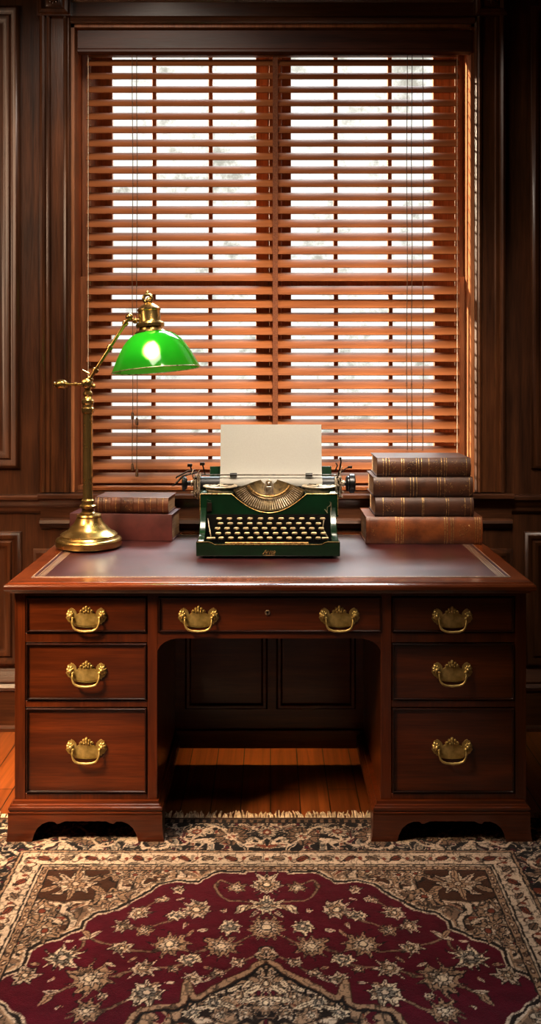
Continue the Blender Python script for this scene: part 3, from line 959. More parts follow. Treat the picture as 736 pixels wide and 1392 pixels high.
# gold pinstripe round the edges
g = MB()
edge = [(xa + .002, YP - .0012, PZp(700)), (xa + .002, YP - .0012, zt_ - .004), (xa + .006, YP - .0012, zt_ - .001), (PXp(315), YP - .0012, zt_ - .001)] + [(x, YP - .0012, z) for x, z in reversed(dip)] + \
       [(PXp(417), YP - .0012, zt_ - .001), (xb - .006, YP - .0012, zt_ - .001), (xb - .002, YP - .0012, zt_ - .004), (xb - .002, YP - .0012, PZp(700))]
g.tube(edge, .0014, 6)
g.tube([(x, TYF - .006, z) for x, z in [(xl + .002, ZB + .055), (xl + .04, ZB + .0555), (xl + .052, ZB + .052), (xl + .06, ZB + .0465), (xr - .06, ZB + .0465), (xr - .052, ZB + .052), (xr - .04, ZB + .0555), (xr - .002, ZB + .055)]], .0013, 6)
g.build('edge_striping', M_gilt, tw)
# key well
MB().box(xl + .026, xr - .026, TYF + .02, YP + .001, ZB + .018, ZB + .030).box(xl + .024, xr - .024, YP - .004, YP + .001, ZB + .03, PZp(699)).build('key_well', M_black, tw)
for sx in (xl + .035, xr - .035):
    pass
# rubber feet
for fx in (xl + .038, xr - .038):
    for fy in (TYF + .03, TYF + .30):
        MB().lathe([(.020, 0), (.021, .004), (.018, .010)], 20, Matrix.Translation((fx, fy, ZB))).build('foot', M_black, tw)
# keys
key0 = None
def place_key(x, y, z, w=.0115):
    global key0
    if key0 is None:
        k = MB()
        M = Matrix.Translation((x, y, z)) @ Matrix.Rotation(math.radians(3), 4, 'X')
        k.lathe([(.0090, -.0035), (.0100, -.002), (.0100, .001), (.0090, .0016)], 20, M, 0)
        k.lathe([(.0086, .0012), (.0086, .0022), (.006, .0017), (.0005, .0015)], 20, M, 1)
        k.box(x - .0012, x + .0012, y + .001, y + .004, z - .045, z - .003, 2)
        key0 = (k.build('key', [M_nickel, M_keycap, M_black], tw, smooth=40), x, y, z)
    else:
        o = key0[0].copy(); COL.objects.link(o); o.parent = tw
        o.location = (x - key0[1], y - key0[2], z - key0[3])
rowspec = [(3.153, 704.9, 298, 439, 11), (3.134, 711.5, 300, 433, 11), (3.115, 718.2, 296, 437, 12), (3.096, 724.8, 297, 440, 12), (3.078, 731.2, 301, 433, 11)]
for Yk, py, p0_, p1_, n in rowspec:
    for i in range(n):
        place_key(PX(p0_ + (p1_ - p0_) * i / (n - 1), Yk), Yk, PZ(py, Yk))
for Yk, py, pa, pb in ((3.078, 731.2, 281, 293), (3.078, 731.2, 438, 447)):
    k = MB()
    z = PZ(py, Yk)
    k.box(PX(pa, Yk), PX(pb, Yk), Yk - .008, Yk + .008, z - .003, z + .001, 0).box(PX(pa, Yk) + .001, PX(pb, Yk) - .001, Yk - .007, Yk + .007, z + .001, z + .002, 1)
    k.box(PX((pa + pb) / 2, Yk) - .0012, PX((pa + pb) / 2, Yk) + .0012, Yk, Yk + .003, z - .05, z - .003, 2)
    k.build('shift_key', [M_nickel, M_keycap, M_black], tw, bevel=.001)
sb = MB()
zsb = PZ(738, 3.060)
sb.box(PX(306, 3.060), PX(420, 3.060), 3.054, 3.066, zsb - .005, zsb + .003)
sb.build('space_bar', M_gilt, tw, bevel=.002)
MB().box(PX(306, 3.060) + .01, PX(420, 3.060) - .01, 3.057, 3.064, ZB + .02, zsb - .005).build('space_bar_support', M_black, tw)
# emblem on the lip: a flourish of gold script
em = MB()
ex, ez = PX(366, TYF), PZ(751, TYF)
strokes = [[(-9, -2), (-7, 0), (-5, 3), (-4, 4), (-4.2, -2)], [(-7.5, 0), (-3, .4)], [(-3, -2), (-2, 2), (-1.5, 3.5), (-1, 0), (0, 3.2), (.2, -2)], [(.6, -1.8), (1.6, 1.6), (2.6, 3.6), (3.2, -2)],
           [(3.6, 0), (5, 2.6), (6.2, 1), (5, -1.8), (3.8, -.4)], [(6.4, 2), (8, 3), (8.6, 1), (7, -2), (6, -1), (9.4, 1.4)], [(-8, -3), (0, -3.6), (8, -2.8)]]
for st in strokes:
    em.tube([(ex + a * kt, TYF - .0068, ez + c_ * kt) for a, c_ in st], .0011, 6)
em.build('emblem', M_gilt, tw)
# type basket: brass fan and type bars
YT = YP + .02
bs_ = MB()
fcx, fcz = PX(366, YT), PZ(664, YT)
outer = []
NB = 30
for k in range(NB + 1):
    a = math.radians(200 + 140 * k / NB)
    outer.append((fcx + .118 * math.cos(a) , fcz + .030 + .095 * math.sin(a)))
ring_i = []
vs = []; fs = []
for k in range(NB + 1):
    a = math.radians(196 + 148 * k / NB)
    for rr, yy, zz in ((.128, YT + .004, 0), (.104, YT + .034, .0), (.066, YT + .05, 0.004), (.03, YT + .062, .006)):
        vs.append((fcx + rr * math.cos(a), yy, fcz + .024 + rr * .80 * math.sin(a) + zz))
for k in range(NB):
    for q in range(3):
        fs.append((k * 4 + q, k * 4 + q + 1, k * 4 + 4 + q + 1, k * 4 + 4 + q))
bs_.add(vs, fs)
bs_.build('type_basket', M_bowl, tw, smooth=60)
arc_ = MB()
arc_.tube([(fcx + .078 * math.cos(math.radians(202 + 136 * k / 24)), YT + .030, fcz + .030 + .078 * .8 * math.sin(math.radians(202 + 136 * k / 24))) for k in range(25)], .0045, 8)
arc_.build('basket_arc', M_gilt, tw, smooth=50)
for k in range(34):
    a = math.radians(202 + 136 * k / 33)
    pa = Vector((fcx + .122 * math.cos(a), YT + .002, fcz + .024 + .122 * .80 * math.sin(a)))
    pb = Vector((fcx + .090 * math.cos(a), YT + .030, fcz + .027 + .090 * .80 * math.sin(a)))
    MB().tube([pa, pb], [.0016, .0012], 6).build('type_bar', M_nickel, tw)
# type guide
gd = MB()
YG = YT + .045
gx = lambda p: PX(p, YG)
gz = lambda p: PZ(p, YG)
gd.prism([(gx(358), gz(686)), (gx(376), gz(686)), (gx(373), gz(676)), (gx(372), gz(660)), (gx(370), gz(654)), (gx(366), gz(652)), (gx(362), gz(654)), (gx(360), gz(660)), (gx(359), gz(676))], 'xz', YG, YG + .012)
gd.box(gx(362.5), gx(369.5), YG - .006, YG + .002, gz(672), gz(661))
gd.ball((gx(366), YG - .002, gz(657)), .006, 10)
gd.build('type_guide', M_nickel, tw, bevel=.0012)
# ribbon spools with covers
YSp = TYF + .195
for pc in (299.5, 434):
    c0 = Vector((PX(pc, YSp), YSp, zt_ + .001))
    s1 = MB().lathe([(.050, 0), (.050, .012), (.058, .013), (.060, .0145), (.060, .017), (.056, .0185), (.030, .0175), (.026, .019), (.012, .019), (.008, .022), (.001, .0225)], 40, Matrix.Translation(c0), 0)
    so = s1.build('ribbon_spool', M_spool, tw, smooth=35)
    q = MB()
    for k in range(3):
        a = k * 2.094 + .4
        q.tube([c0 + Vector((.012 * math.cos(a), .012 * math.sin(a), .0195)), c0 + Vector((.05 * math.cos(a), .05 * math.sin(a), .0188))], .0022, 6)
    q.tube([c0 + Vector((.040 * math.cos(2 * math.pi * k / 32), .040 * math.sin(2 * math.pi * k / 32), .0182)) for k in range(32)], .0014, 6, closed=True)
    q.build('spool_spokes', M_steel, so)
rbn = MB()
rbn.box(PX(322, YSp), PX(353, YSp), YSp + .01, YSp + .012, zt_ + .004, zt_ + .014)
rbn.box(PX(379, YSp), PX(410, YSp), YSp + .01, YSp + .012, zt_ + .004, zt_ + .014)
rbn.build('ribbon', M_black, tw)
# carriage
YC = TYF + .245
RP = .0245
cxx = lambda p: PX(p, YC)
zp = PZ(657, YC)
Mx = Matrix.Translation((cxx(272), YC, zp)) @ Matrix.Rotation(math.pi / 2, 4, 'Y')
MB().lathe([(RP, 0), (RP, cxx(457) - cxx(272))], 40, Mx).build('platen', M_rubber, tw, smooth=40)
cb = MB()
cb.box(cxx(276), cxx(454), YC - .034, YC - .028, zp - .034, zp - .016)
cb.box(cxx(268), cxx(458), YC + .02, YC + .06, zp - .04, zp - .016)
cb.box(cxx(268), cxx(458), YC - .02, YC + .03, zp - .045, zp - .034)
cb.build('carriage_frame', M_black, tw, bevel=.001)
MB().prism([(YC + .030, zp - .01), (YC + .050, zp + .055), (YC + .054, zp + .055), (YC + .036, zp - .012)], 'yz', cxx(284.5), cxx(452)).build('paper_table', M_green, tw, bevel=.001)
# paper bail with rollers
bl_ = MB()
zbail = PZ(645.5, YC - .02)
bl_.tube([(cxx(268), YC - .018, zbail - .004), (cxx(276), YC - .022, zbail), (cxx(452), YC - .022, zbail), (cxx(460), YC - .018, zbail - .004)], .0022, 8)
bo = bl_.build('paper_bail', M_steel, tw)
for pc in (318, 420):
    r_ = MB().lathe([(.004, -.013), (.0068, -.012), (.0068, .012), (.004, .013)], 16, Matrix.Translation((cxx(pc), YC - .022, zbail)) @ Matrix.Rotation(math.pi / 2, 4, 'Y'))
    r_.build('bail_roller', M_black, bo)
# carriage ends with their little levers, gears and screws
def end_block(pin, pout, sgn):
    e = MB()
    xi, xo = cxx(pin), cxx(pout)
    a, c_ = min(xi, xo), max(xi, xo)
    pl = [(YC - .030, zp - .045), (YC - .034, zp - .01), (YC - .024, zp + .020), (YC - .006, zp + .032), (YC + .02, zp + .030), (YC + .05, zp + .01), (YC + .055, zp - .045)]
    e.prism(pl, 'yz', xi - .003, xi + .003)
    e.prism([(y, z * .9 + zp * .1 - .004) for y, z in pl], 'yz', xi + sgn * .014 - .002, xi + sgn * .014 + .002)
    for r, off, th in ((.022, .007, .003), (.017, .019, .004), (.011, .026, .006)):
        e.lathe([(r, 0), (r, th)], 20, Matrix.Translation((xi + sgn * off, YC - .004, zp)) @ Matrix.Rotation(math.pi / 2 * sgn, 4, 'Y'))
    for k in range(14):
        a_ = 2 * math.pi * k / 14
        e.box(xi + sgn * .008 - .0015, xi + sgn * .008 + .0015, YC - .004 + .023 * math.cos(a_) - .0018, YC - .004 + .023 * math.cos(a_) + .0018, zp + .023 * math.sin(a_) - .0018, zp + .023 * math.sin(a_) + .0018)
    rnd = random.Random(3 if sgn > 0 else 5)
    for k in range(9):
        y = YC - .036 + rnd.uniform(-.004, .01); z = zp + rnd.uniform(-.045, .034); x = xi + sgn * rnd.uniform(-.004, .026)
        e.cyl((x, y - .008, z), (x, y + .02, z), rnd.uniform(.0022, .004), None, 10)
    for k in range(6):
        x = xi + sgn * rnd.uniform(0, .024); z = zp + rnd.uniform(-.03, .02)
        e.tube([(x, YC - .034, z), (x + rnd.uniform(-.008, .008), YC - .037, z + rnd.uniform(.01, .03)), (x + rnd.uniform(-.01, .01), YC - .033, z + rnd.uniform(.025, .05))], .0017, 6)
    e.cyl((xi + sgn * .006, YC - .030, zp - .052), (xi + sgn * .006, YC - .030, zp + .036), .0026, None, 8)
    e.cyl((xi + sgn * .018, YC - .028, zp - .04), (xi + sgn * .018, YC - .028, zp + .026), .002, None, 8)
    return e.build('carriage_end', [M_nickel], tw, bevel=.0006)
end_block(272, 250, -1)
end_block(456, 470, 1)
ebk = MB()
for pin, sgn in ((272, -1), (456, 1)):
    xi = cxx(pin)
    ebk.box(xi + sgn * .011 - .010, xi + sgn * .011 + .010, YC - .024, YC + .04, zp - .048, zp + .024)
ebk.build('carriage_housing', M_steel, tw, bevel=.002)
# knobs
for pin, pout, sgn, r in ((470, 483, 1, 13), (255, 248, -1, 10)):
    Mq = Matrix.Translation((cxx(pin), YC, zp)) @ Matrix.Rotation(math.pi / 2 * sgn, 4, 'Y')
    w_ = abs(cxx(pout) - cxx(pin))
    k2 = YC / F
    kn = [(.008, -.03), (.008, 0), (.7 * r * k2, .002), (.8 * r * k2, w_ * .2), (.8 * r * k2, w_ * .35), (r * k2, w_ * .42), (r * k2 * 1.02, w_ * .7), (r * k2, w_ * .9), (.8 * r * k2, w_), (.001, w_)]
    MB().lathe(kn, 28, Mq).build('platen_knob', M_black, tw, smooth=35)
# return lever and margin levers
lv = MB()
Yv = YC - .03
vx = lambda p: PX(p, Yv)
vz = lambda p: PZ(p, Yv)
lv.tube([(vx(268), Yv, vz(642)), (vx(258), Yv - .004, vz(644)), (vx(249), Yv - .012, vz(647)), (vx(243), Yv - .018, vz(653)), (vx(238.5), Yv - .022, vz(658)), (vx(234), Yv - .022, vz(659.5))], [.0028, .003, .0034, .0036, .0034, .002], 10)
lv.build('return_lever', M_steel, tw, smooth=50)
l2 = MB()
l2.tube([(vx(266), Yv, vz(639)), (vx(256), Yv - .002, vz(640)), (vx(247), Yv - .004, vz(645)), (vx(241), Yv - .006, vz(648)), (vx(239.5), Yv - .006, vz(650))], [.0022, .0026, .0028, .003, .002], 10)
for p_, q_ in ((258, 632), (275, 630)):
    l2.tube([(vx(p_ + 4), Yv, vz(645)), (vx(p_ + 2), Yv, vz(637)), (vx(p_), Yv, vz(q_))], .0024, 8)
    l2.box(vx(p_ - 3), vx(p_ + 3.5), Yv - .005, Yv + .005, vz(q_ + 2.5), vz(q_ - 1.5))
l2.build('margin_lever', M_steel, tw, bevel=.001)
l3 = MB()
l3.tube([(vx(459), Yv, vz(650)), (vx(462), Yv, vz(638)), (vx(464), Yv, vz(628)), (vx(463), Yv, vz(623))], [.003, .003, .0028, .0034], 8)
l3.ball((vx(463), Yv, vz(623)), .0045, 10)
l3.tube([(vx(462), Yv, vz(644)), (vx(470), Yv, vz(637)), (vx(477), Yv, vz(634.5))], .0022, 8)
l3.box(vx(473), vx(479), Yv - .003, Yv + .003, vz(636.5), vz(633.5))
l3.tube([(vx(456), Yv, vz(640)), (vx(459), Yv, vz(633)), (vx(457), Yv, vz(629))], .0022, 8)
l3.build('release_lever', M_steel, tw, bevel=.0008)
# little levers on the front plate
for sx, pc in ((1, 285), (-1, 448)):
    q = MB()
    x = PXp(pc)
    if sx > 0:
        q.box(x - .008, x + .008, YP - .006, YP + .002, PZp(695), PZp(683))
        q.tube([(x - .007, YP - .004, PZp(683)), (x - .007, YP - .006, PZp(679)), (x + .006, YP - .008, PZp(681))], .0012, 6)
    else:
        q.tube([(x - .008, YP - .004, PZp(697)), (x - .007, YP - .008, PZp(689)), (x + .002, YP - .008, PZp(687)), (x + .004, YP - .008, PZp(684))], .0013, 6)
        q.tube([(x + .006, YP - .004, PZp(697)), (x + .006, YP - .006, PZp(683)), (x + .001, YP - .008, PZp(682))], .0014, 6)
        q.tube([(x - .016, YP - .006, PZp(692)), (x - .006, YP - .006, PZp(697))], .0012, 6)
    q.build('front_lever', M_nickel if sx < 0 else M_steel, tw, bevel=.0008)
for sx, pc in ((1, 283), (-1, 441)):
    q = MB()
    q.tube([(PX(pc, 3.15), 3.15, PZ(705, 3.15)), (PX(pc + 2 * sx, 3.12), 3.12, PZ(718, 3.12)), (PX(pc + 4, 3.11), 3.11, PZ(729, 3.11))], .0022, 8)
    q.build('shift_arm', M_nickel, tw)

# sheet of paper wound round the platen
pw0, pw1 = cxx(299.5), cxx(438)
Rq = RP + .0008
pp = [(YC + Rq * math.cos(math.radians(a)), zp + Rq * math.sin(math.radians(a))) for a in range(-130, -271, -10)]
pp += []
# from top of platen up the paper table, leaning slightly back
ytop = YC + .035
ztop = PZ(577, ytop)
start = (YC, zp + Rq)
curve = []
for k in range(1, 25):
    t_ = k / 24
    curve.append((start[0] + (ytop - start[0]) * (t_ ** 1.0) + .006 * math.sin(math.pi * t_) * 0 + .012 * (1 - (1 - t_) ** 6) * (1 - t_), start[1] + (ztop - start[1]) * t_))
line = pp + curve
pm = MB()
vs = []; fs = []
NX = 8
for (y, z) in line:
    for k in range(NX + 1):
        vs.append((pw0 + (pw1 - pw0) * k / NX, y, z))
for r_ in range(len(line) - 1):
    for k in range(NX):
        fs.append((r_ * (NX + 1) + k, r_ * (NX + 1) + k + 1, (r_ + 1) * (NX + 1) + k + 1, (r_ + 1) * (NX + 1) + k))
pm.add(vs, fs)
po = pm.build('sheet_of_paper', M_paper, smooth=60)
tag(po, 'blank cream sheet of paper standing in the typewriter roller', 'paper')

# ------------------------------------------------------------------ rug
RCX, RW = -.010, .905
RYB, RYF = 2.862, -.06          # back edge, front edge
RYC = (RYB + RYF) / 2
def fp(px, py):
    Y = F * CH / (py - HOR)
    return ((px - 368) * Y / F, Y)

xs = np.linspace(-RW, RW, 640)
ys = np.concatenate([np.linspace(RYF, 1.86, 220, endpoint=False), np.linspace(1.86, RYB, 345)])
XX, YY = np.meshgrid(xs, ys)
U = np.abs(XX)                                   # mirrored across the width
V = RYB - np.where(YY < RYC, 2 * RYC - YY, YY)   # mirrored across the length; 0 at the rug's end
HL = (RYB - RYF) / 2

rng = np.random.RandomState(4)
def vnoise(x, y, seed):
    T = np.random.RandomState(seed).rand(64, 64)
    xi = np.floor(x).astype(int); yi = np.floor(y).astype(int)
    fx = x - xi; fy = y - yi
    fx = fx * fx * (3 - 2 * fx); fy = fy * fy * (3 - 2 * fy)
    g = lambda a, b_: T[b_ % 64, a % 64]
    return (g(xi, yi) * (1 - fx) + g(xi + 1, yi) * fx) * (1 - fy) + (g(xi, yi + 1) * (1 - fx) + g(xi + 1, yi + 1) * fx) * fy

C = {k: np.array(lin(*v)[:3]) for k, v in dict(
    wine=(84, 12, 33), wine2=(84, 10, 32), cream=(200, 182, 164), tan=(164, 137, 114), tan2=(128, 104, 87), navy=(22, 19, 22), dark=(36, 26, 23), rust=(120, 60, 42),
    grey=(134, 128, 120), brown=(70, 42, 28), pale=(216, 200, 178), rose=(150, 84, 66)).items()}
IMG = np.zeros(XX.shape + (3,))
def paint(mask, col):
    IMG[mask] = C[col] if isinstance(col, str) else col

# wobbling coordinates give the hand-knotted line
wx = (vnoise(U * 42, V * 42, 1) - .5) * .010
wy = (vnoise(U * 42, V * 42, 2) - .5) * .010
u, v = U + wx, V + wy

def arabesque(ground, line, accents, su, seed, thr=.075, u_=None, v_=None):
    u_ = u if u_ is None else u_; v_ = v if v_ is None else v_
    qx = u_ * su + 1.6 * vnoise(u_ * su * .7, v_ * su * .7, seed)
    qy = v_ * su + 1.6 * vnoise(u_ * su * .7 + 9, v_ * su * .7 + 4, seed + 1)
    a = vnoise(qx, qy, seed + 2); b_ = vnoise(qx * 1.7 + 5, qy * 1.7, seed + 3); c_ = vnoise(qx * .8 + 3, qy * .8 + 8, seed + 4)
    out = np.empty(U.shape + (3,)); out[:] = C[ground]
    for k, (col, lo, hi) in enumerate(accents):
        m = (c_ > lo) & (c_ < hi) & (b_ > .45)
        out[m] = C[col]
    m = (np.abs(a - .5) < thr) | (np.abs(b_ - .52) < thr * .6)
    out[m] = C[line]
    m = np.abs(np.abs(a - .5) - thr * 1.25) < thr * .25
    out[m] = C['dark'] if line != 'dark' else C['tan2']
    return out

# field
IMG[:] = C['wine']
IMG *= (.88 + .24 * vnoise(XX * 60, YY * 60, 30))[..., None]

def poly_mask(pts):
    """even-odd test on the mirrored coordinates (|x|, v)"""
    ins = np.zeros(U.shape, bool)
    n = len(pts)
    for i in range(n):
        (x1, y1), (x2, y2) = pts[i], pts[(i + 1) % n]
        if abs(y1 - y2) < 1e-9:
            continue
        c_ = ((y1 > v) != (y2 > v)) & (u < (x2 - x1) * (v - y1) / (y2 - y1) + x1)
        ins ^= c_
    return ins
def seg_dist(pts):
    dmin = np.full(U.shape, 9.)
    for (x1, y1), (x2, y2) in zip(pts[:-1], pts[1:]):
        dx, dy = x2 - x1, y2 - y1
        t_ = np.clip(((u - x1) * dx + (v - y1) * dy) / (dx * dx + dy * dy + 1e-12), 0, 1)
        dmin = np.minimum(dmin, np.hypot(u - x1 - t_ * dx, v - y1 - t_ * dy))
    return dmin
def uv(px, py):
    x, y = fp(px, py)
    return (abs(x - RCX), RYB - y)

# spandrel (corner) region outside the field outline
bound = [(0, .305), (.06, .300)] + [uv(*p) for p in ((330, 1192), (300, 1190), (282, 1196), (270, 1204), (240, 1203), (217, 1208), (200, 1219), (185, 1228), (172, 1232), (160, 1242), (145, 1244), (129, 1249), (116, 1258), (110, 1269), (88, 1277), (65, 1286),
        (48, 1291), (37, 1300), (33, 1312), (30, 1324), (8, 1330))] + [(.640, .80), (.56, .86), (.52, .90), (.47, .98), (.50, 1.06), (.43, 1.16), (.40, 1.3), (.42, 1.5)]
span = poly_mask(bound + [(1.0, 1.5), (1.0, -.1), (0, -.1)])
ar1 = arabesque('tan2', 'cream', [('brown', .15, .42), ('tan', .5, .62), ('rust', .62, .72), ('grey', .74, .9)], 34, 40, .085)
IMG[span] = ar1[span]
bd = seg_dist(bound)
IMG[(bd < .016) & span] = C['tan']
IMG[(bd < .0042)] = C['dark']
IMG[(bd > .0042) & (bd < .010)] = C['cream']

# corner cartouche
def warp_ell(cx, cy, rx, ry, p=2.0):
    return (np.abs((u - cx) / rx) ** p + np.abs((v - cy) / ry) ** p)
cc = uv(102, 1207)
e = warp_ell(cc[0], cc[1], .115, .085, 2.6)
paint(e < 1.35, 'cream'); paint(e < 1.15, 'tan2'); paint(e < 1.0, 'dark')
paint(e < .9, 'brown')

def flower(cx, cy, r, petals=8, cols=('cream', 'dark', 'tan', 'pale'), rot=0., sy=1.0, sharp=.35):
    # sy < 1 squashes along v
    R = r * 1.35
    i = (np.abs(u - cx) < R) & (np.abs(v - cy) < R)
    du, dv = u[i] - cx, (v[i] - cy) / sy
    rr = np.hypot(du, dv) / r
    th = np.arctan2(dv, du) + rot
    th = th + .55 * (vnoise(u[i] * 30, v[i] * 30, 55) - .5)
    edge = 1.08 - (sharp + .08) * np.abs(np.sin(th * petals / 2)) ** .72 + .30 * (vnoise(u[i] * 45, v[i] * 45, 78) - .5) + .10 * (vnoise(u[i] * 130, v[i] * 130, 77) - .5) * 2
    sub = IMG[i]
    sub[rr < edge * 1.10] = C['dark'] * 1.0
    m = rr < edge * .98; sub[m] = C[cols[0]]
    nzz = vnoise(u[i] * 75 + 11, v[i] * 75, 91); sub[(np.abs(nzz - .5) < .07) & (rr < edge * .95)] = C['tan2']
    vein = (np.abs(np.sin(th * petals / 2)) < .16) & (rr > .34) & (rr < edge * .85)
    sub[vein] = C[cols[1]]
    m = (rr < edge * .60) & (rr > edge * .50); sub[m] = C[cols[1]]
    m = rr < edge * .50; sub[m] = C[cols[2]]
    vein = (np.abs(np.cos(th * petals / 2)) < .3) & (rr > .2) & (rr < edge * .46)
    sub[vein] = C[cols[1]]
    m = rr < .24; sub[m] = C[cols[1]]
    m = rr < .18; sub[m] = C[cols[3]]
    IMG[i] = sub
def leaf(cx, cy, L, ang, col='cream', w=.36):
    R = L * 1.1
    i = (np.abs(u - cx) < R) & (np.abs(v - cy) < R)
    du, dv = u[i] - cx, v[i] - cy
    a = du * math.cos(ang) + dv * math.sin(ang); b_ = -du * math.sin(ang) + dv * math.cos(ang)
    t_ = (a / L + 1) / 2
    wid = L * w * np.sin(np.clip(t_, 0, 1) * math.pi) ** .8
    sub = IMG[i]
    ok = (t_ > 0) & (t_ < 1)
    sub[ok & (np.abs(b_) < wid * 1.15)] = C['dark']
    sub[ok & (np.abs(b_) < wid * .9)] = C[col]
    sub[ok & (np.abs(b_) < wid * .14)] = C['brown']
    IMG[i] = sub
def vine(pts, w=.0030, col='tan2'):
    # Catmull-Rom through the points
    P = [np.array(p) for p in pts]
    P = [2 * P[0] - P[1]] + P + [2 * P[-1] - P[-2]]
    line = []
    for k in range(1, len(P) - 2):
        for t_ in np.linspace(0, 1, 7, endpoint=False):
            a, b_, c_, d_ = P[k - 1:k + 3]
            line.append(tuple(.5 * ((2 * b_) + (-a + c_) * t_ + (2 * a - 5 * b_ + 4 * c_ - d_) * t_ ** 2 + (-a + 3 * b_ - 3 * c_ + d_) * t_ ** 3)))
    line.append(tuple(P[-2]))
    dd = seg_dist(line)
    IMG[dd < w * 1.5] = C['brown'] * .8
    IMG[dd < w] = C[col]

# cartouche flowers
flower(cc[0], cc[1], .062, 8, ('cream', 'brown', 'tan', 'cream'))
for a in range(6):
    leaf(cc[0] + .075 * math.cos(a * 1.047 + .5), cc[1] + .05 * math.sin(a * 1.047 + .5), .026, a * 1.047 + .5, 'tan')
for px, py, r in ((30, 1258, .05), (55, 1245, .05), (150, 1225, .05), (185, 1195, .04), (225, 1190, .035), (160, 1193, .04), (60, 1272, .045), (20, 1290, .04)):
    q = uv(px, py); flower(q[0], q[1], r, 6, ('tan', 'dark', 'cream', 'rust'), .4)

# vines of the field
VV = lambda *ps: vine([uv(*p) for p in ps])
VV((300, 1293), (270, 1300), (257, 1310), (235, 1320), (195, 1324), (160, 1333), (124, 1337), (95, 1348), (63, 1364))
VV((320, 1210), (302, 1203), (294, 1212), (298, 1222), (310, 1229), (345, 1232))
VV((231, 1290), (205, 1300), (165, 1296), (130, 1285), (124, 1279))
VV((267, 1242), (240, 1255), (215, 1262), (197, 1271), (180, 1268), (166, 1266))
VV((340, 1278), (322, 1287), (300, 1293))
VV((323, 1315), (310, 1326), (298, 1330), (275, 1334), (264, 1337))
VV((221, 1228), (204, 1236), (190, 1247))
VV((199, 1358), (170, 1368), (140, 1380), (119, 1381), (90, 1392))
VV((362, 1301), (345, 1306), (323, 1315))
VV((85, 1308), (105, 1298), (120, 1282))

cg, tn = ('pale', 'dark', 'grey', 'cream'), ('tan', 'dark', 'cream', 'pale')
cr_ = ('cream', 'dark', 'tan', 'pale')
def FL(px, py, rpx, petals, cols, rot=0., sy=1.0):
    a = uv(px, py); Y = RYB - a[1]
    flower(a[0], a[1], rpx * Y / F * 1.14, petals, cols, rot, sy)
FL(85, 1308, 25, 10, cg); FL(124, 1337, 31, 10, tn, .2); FL(34, 1334, 19, 6, cr_); FL(119, 1381, 23, 8, tn); FL(166, 1266, 14, 7, cr_)
FL(190, 1247, 15, 8, cr_); FL(197, 1271, 12, 6, tn); FL(165, 1296, 15, 7, cr_); FL(195, 1324, 19, 8, cr_); FL(199, 1358, 23, 9, cg, .3)
FL(231, 1290, 24, 10, tn); FL(221, 1228, 8, 6, cr_); FL(243, 1215, 9, 6, cr_); FL(267, 1242, 21, 9, cr_); FL(240, 1250, 13, 7, cg); FL(320, 1213, 13, 7, tn)
FL(313, 1266, 15, 8, cg); FL(300, 1293, 24, 9, tn); FL(257, 1310, 15, 7, cg); FL(323, 1315, 10, 6, cr_); FL(264, 1337, 14, 7, cr_)
FL(304, 1245, 5, 5, cr_); FL(298, 1330, 10, 6, cr_); FL(234, 1325, 9, 6, tn); FL(140, 1363, 9, 6, cr_)
def LF(px, py, lpx, deg, col='cream'):
    a = uv(px, py); Y = RYB - a[1]
    leaf(a[0], a[1], lpx * Y / F, math.radians(deg), col)
LF(124, 1279, 17, 40); LF(118, 1276, 12, -50, 'tan'); LF(63, 1364, 17, 60, 'tan'); LF(70, 1355, 12, 10); LF(277, 1272, 10, 20); LF(282, 1322, 9, -20, 'tan')
LF(285, 1337, 9, 30); LF(247, 1228, 7, 10); LF(210, 1345, 8, 30, 'tan'); LF(150, 1318, 9, -30); LF(345, 1250, 7, 40); LF(260, 1275, 8, 60, 'tan'); LF(232, 1343, 8, 0)
LF(180, 1310, 9, 50, 'tan'); LF(95, 1285, 8, 0); LF(47, 1318, 9, 20, 'tan')
rs = np.random.RandomState(12)
for k in range(34):
    px, py = rs.uniform(20, 350), rs.uniform(1205, 1385)
    a = uv(px, py)
    j = (np.abs(U - a[0]) < .022) & (np.abs(V - a[1]) < .022)
    wine_ = j.sum() and (np.abs(IMG[j][:, 1] - C['wine'][1]) < .004).mean() > .97 and not span[j].any()
    if wine_:
        dg = rs.uniform(0, 180)
        LF(px, py, rs.uniform(5, 8), dg, ['cream', 'tan', 'grey'][k % 3]); LF(px + 3, py - 2, rs.uniform(4, 6), dg + 70, 'tan')
# axial palmettes
for px, py, r, n, cols, sy in ((362, 1208, 24, 12, cr_, 1.25), (364, 1237, 30, 12, cg, .75), (364, 1267, 27, 14, tn, 1.15)):
    a = uv(px, py); Y = RYB - a[1]
    flower(0.0, a[1], r * Y / F, n, cols, math.pi / 2, sy)
for s_ in range(4):
    a = uv(345 - 6 * s_, 1238 + 1.5 * s_)
    leaf(a[0], a[1], .026, math.radians(15 + 12 * s_), 'pale' if s_ % 2 else 'tan')

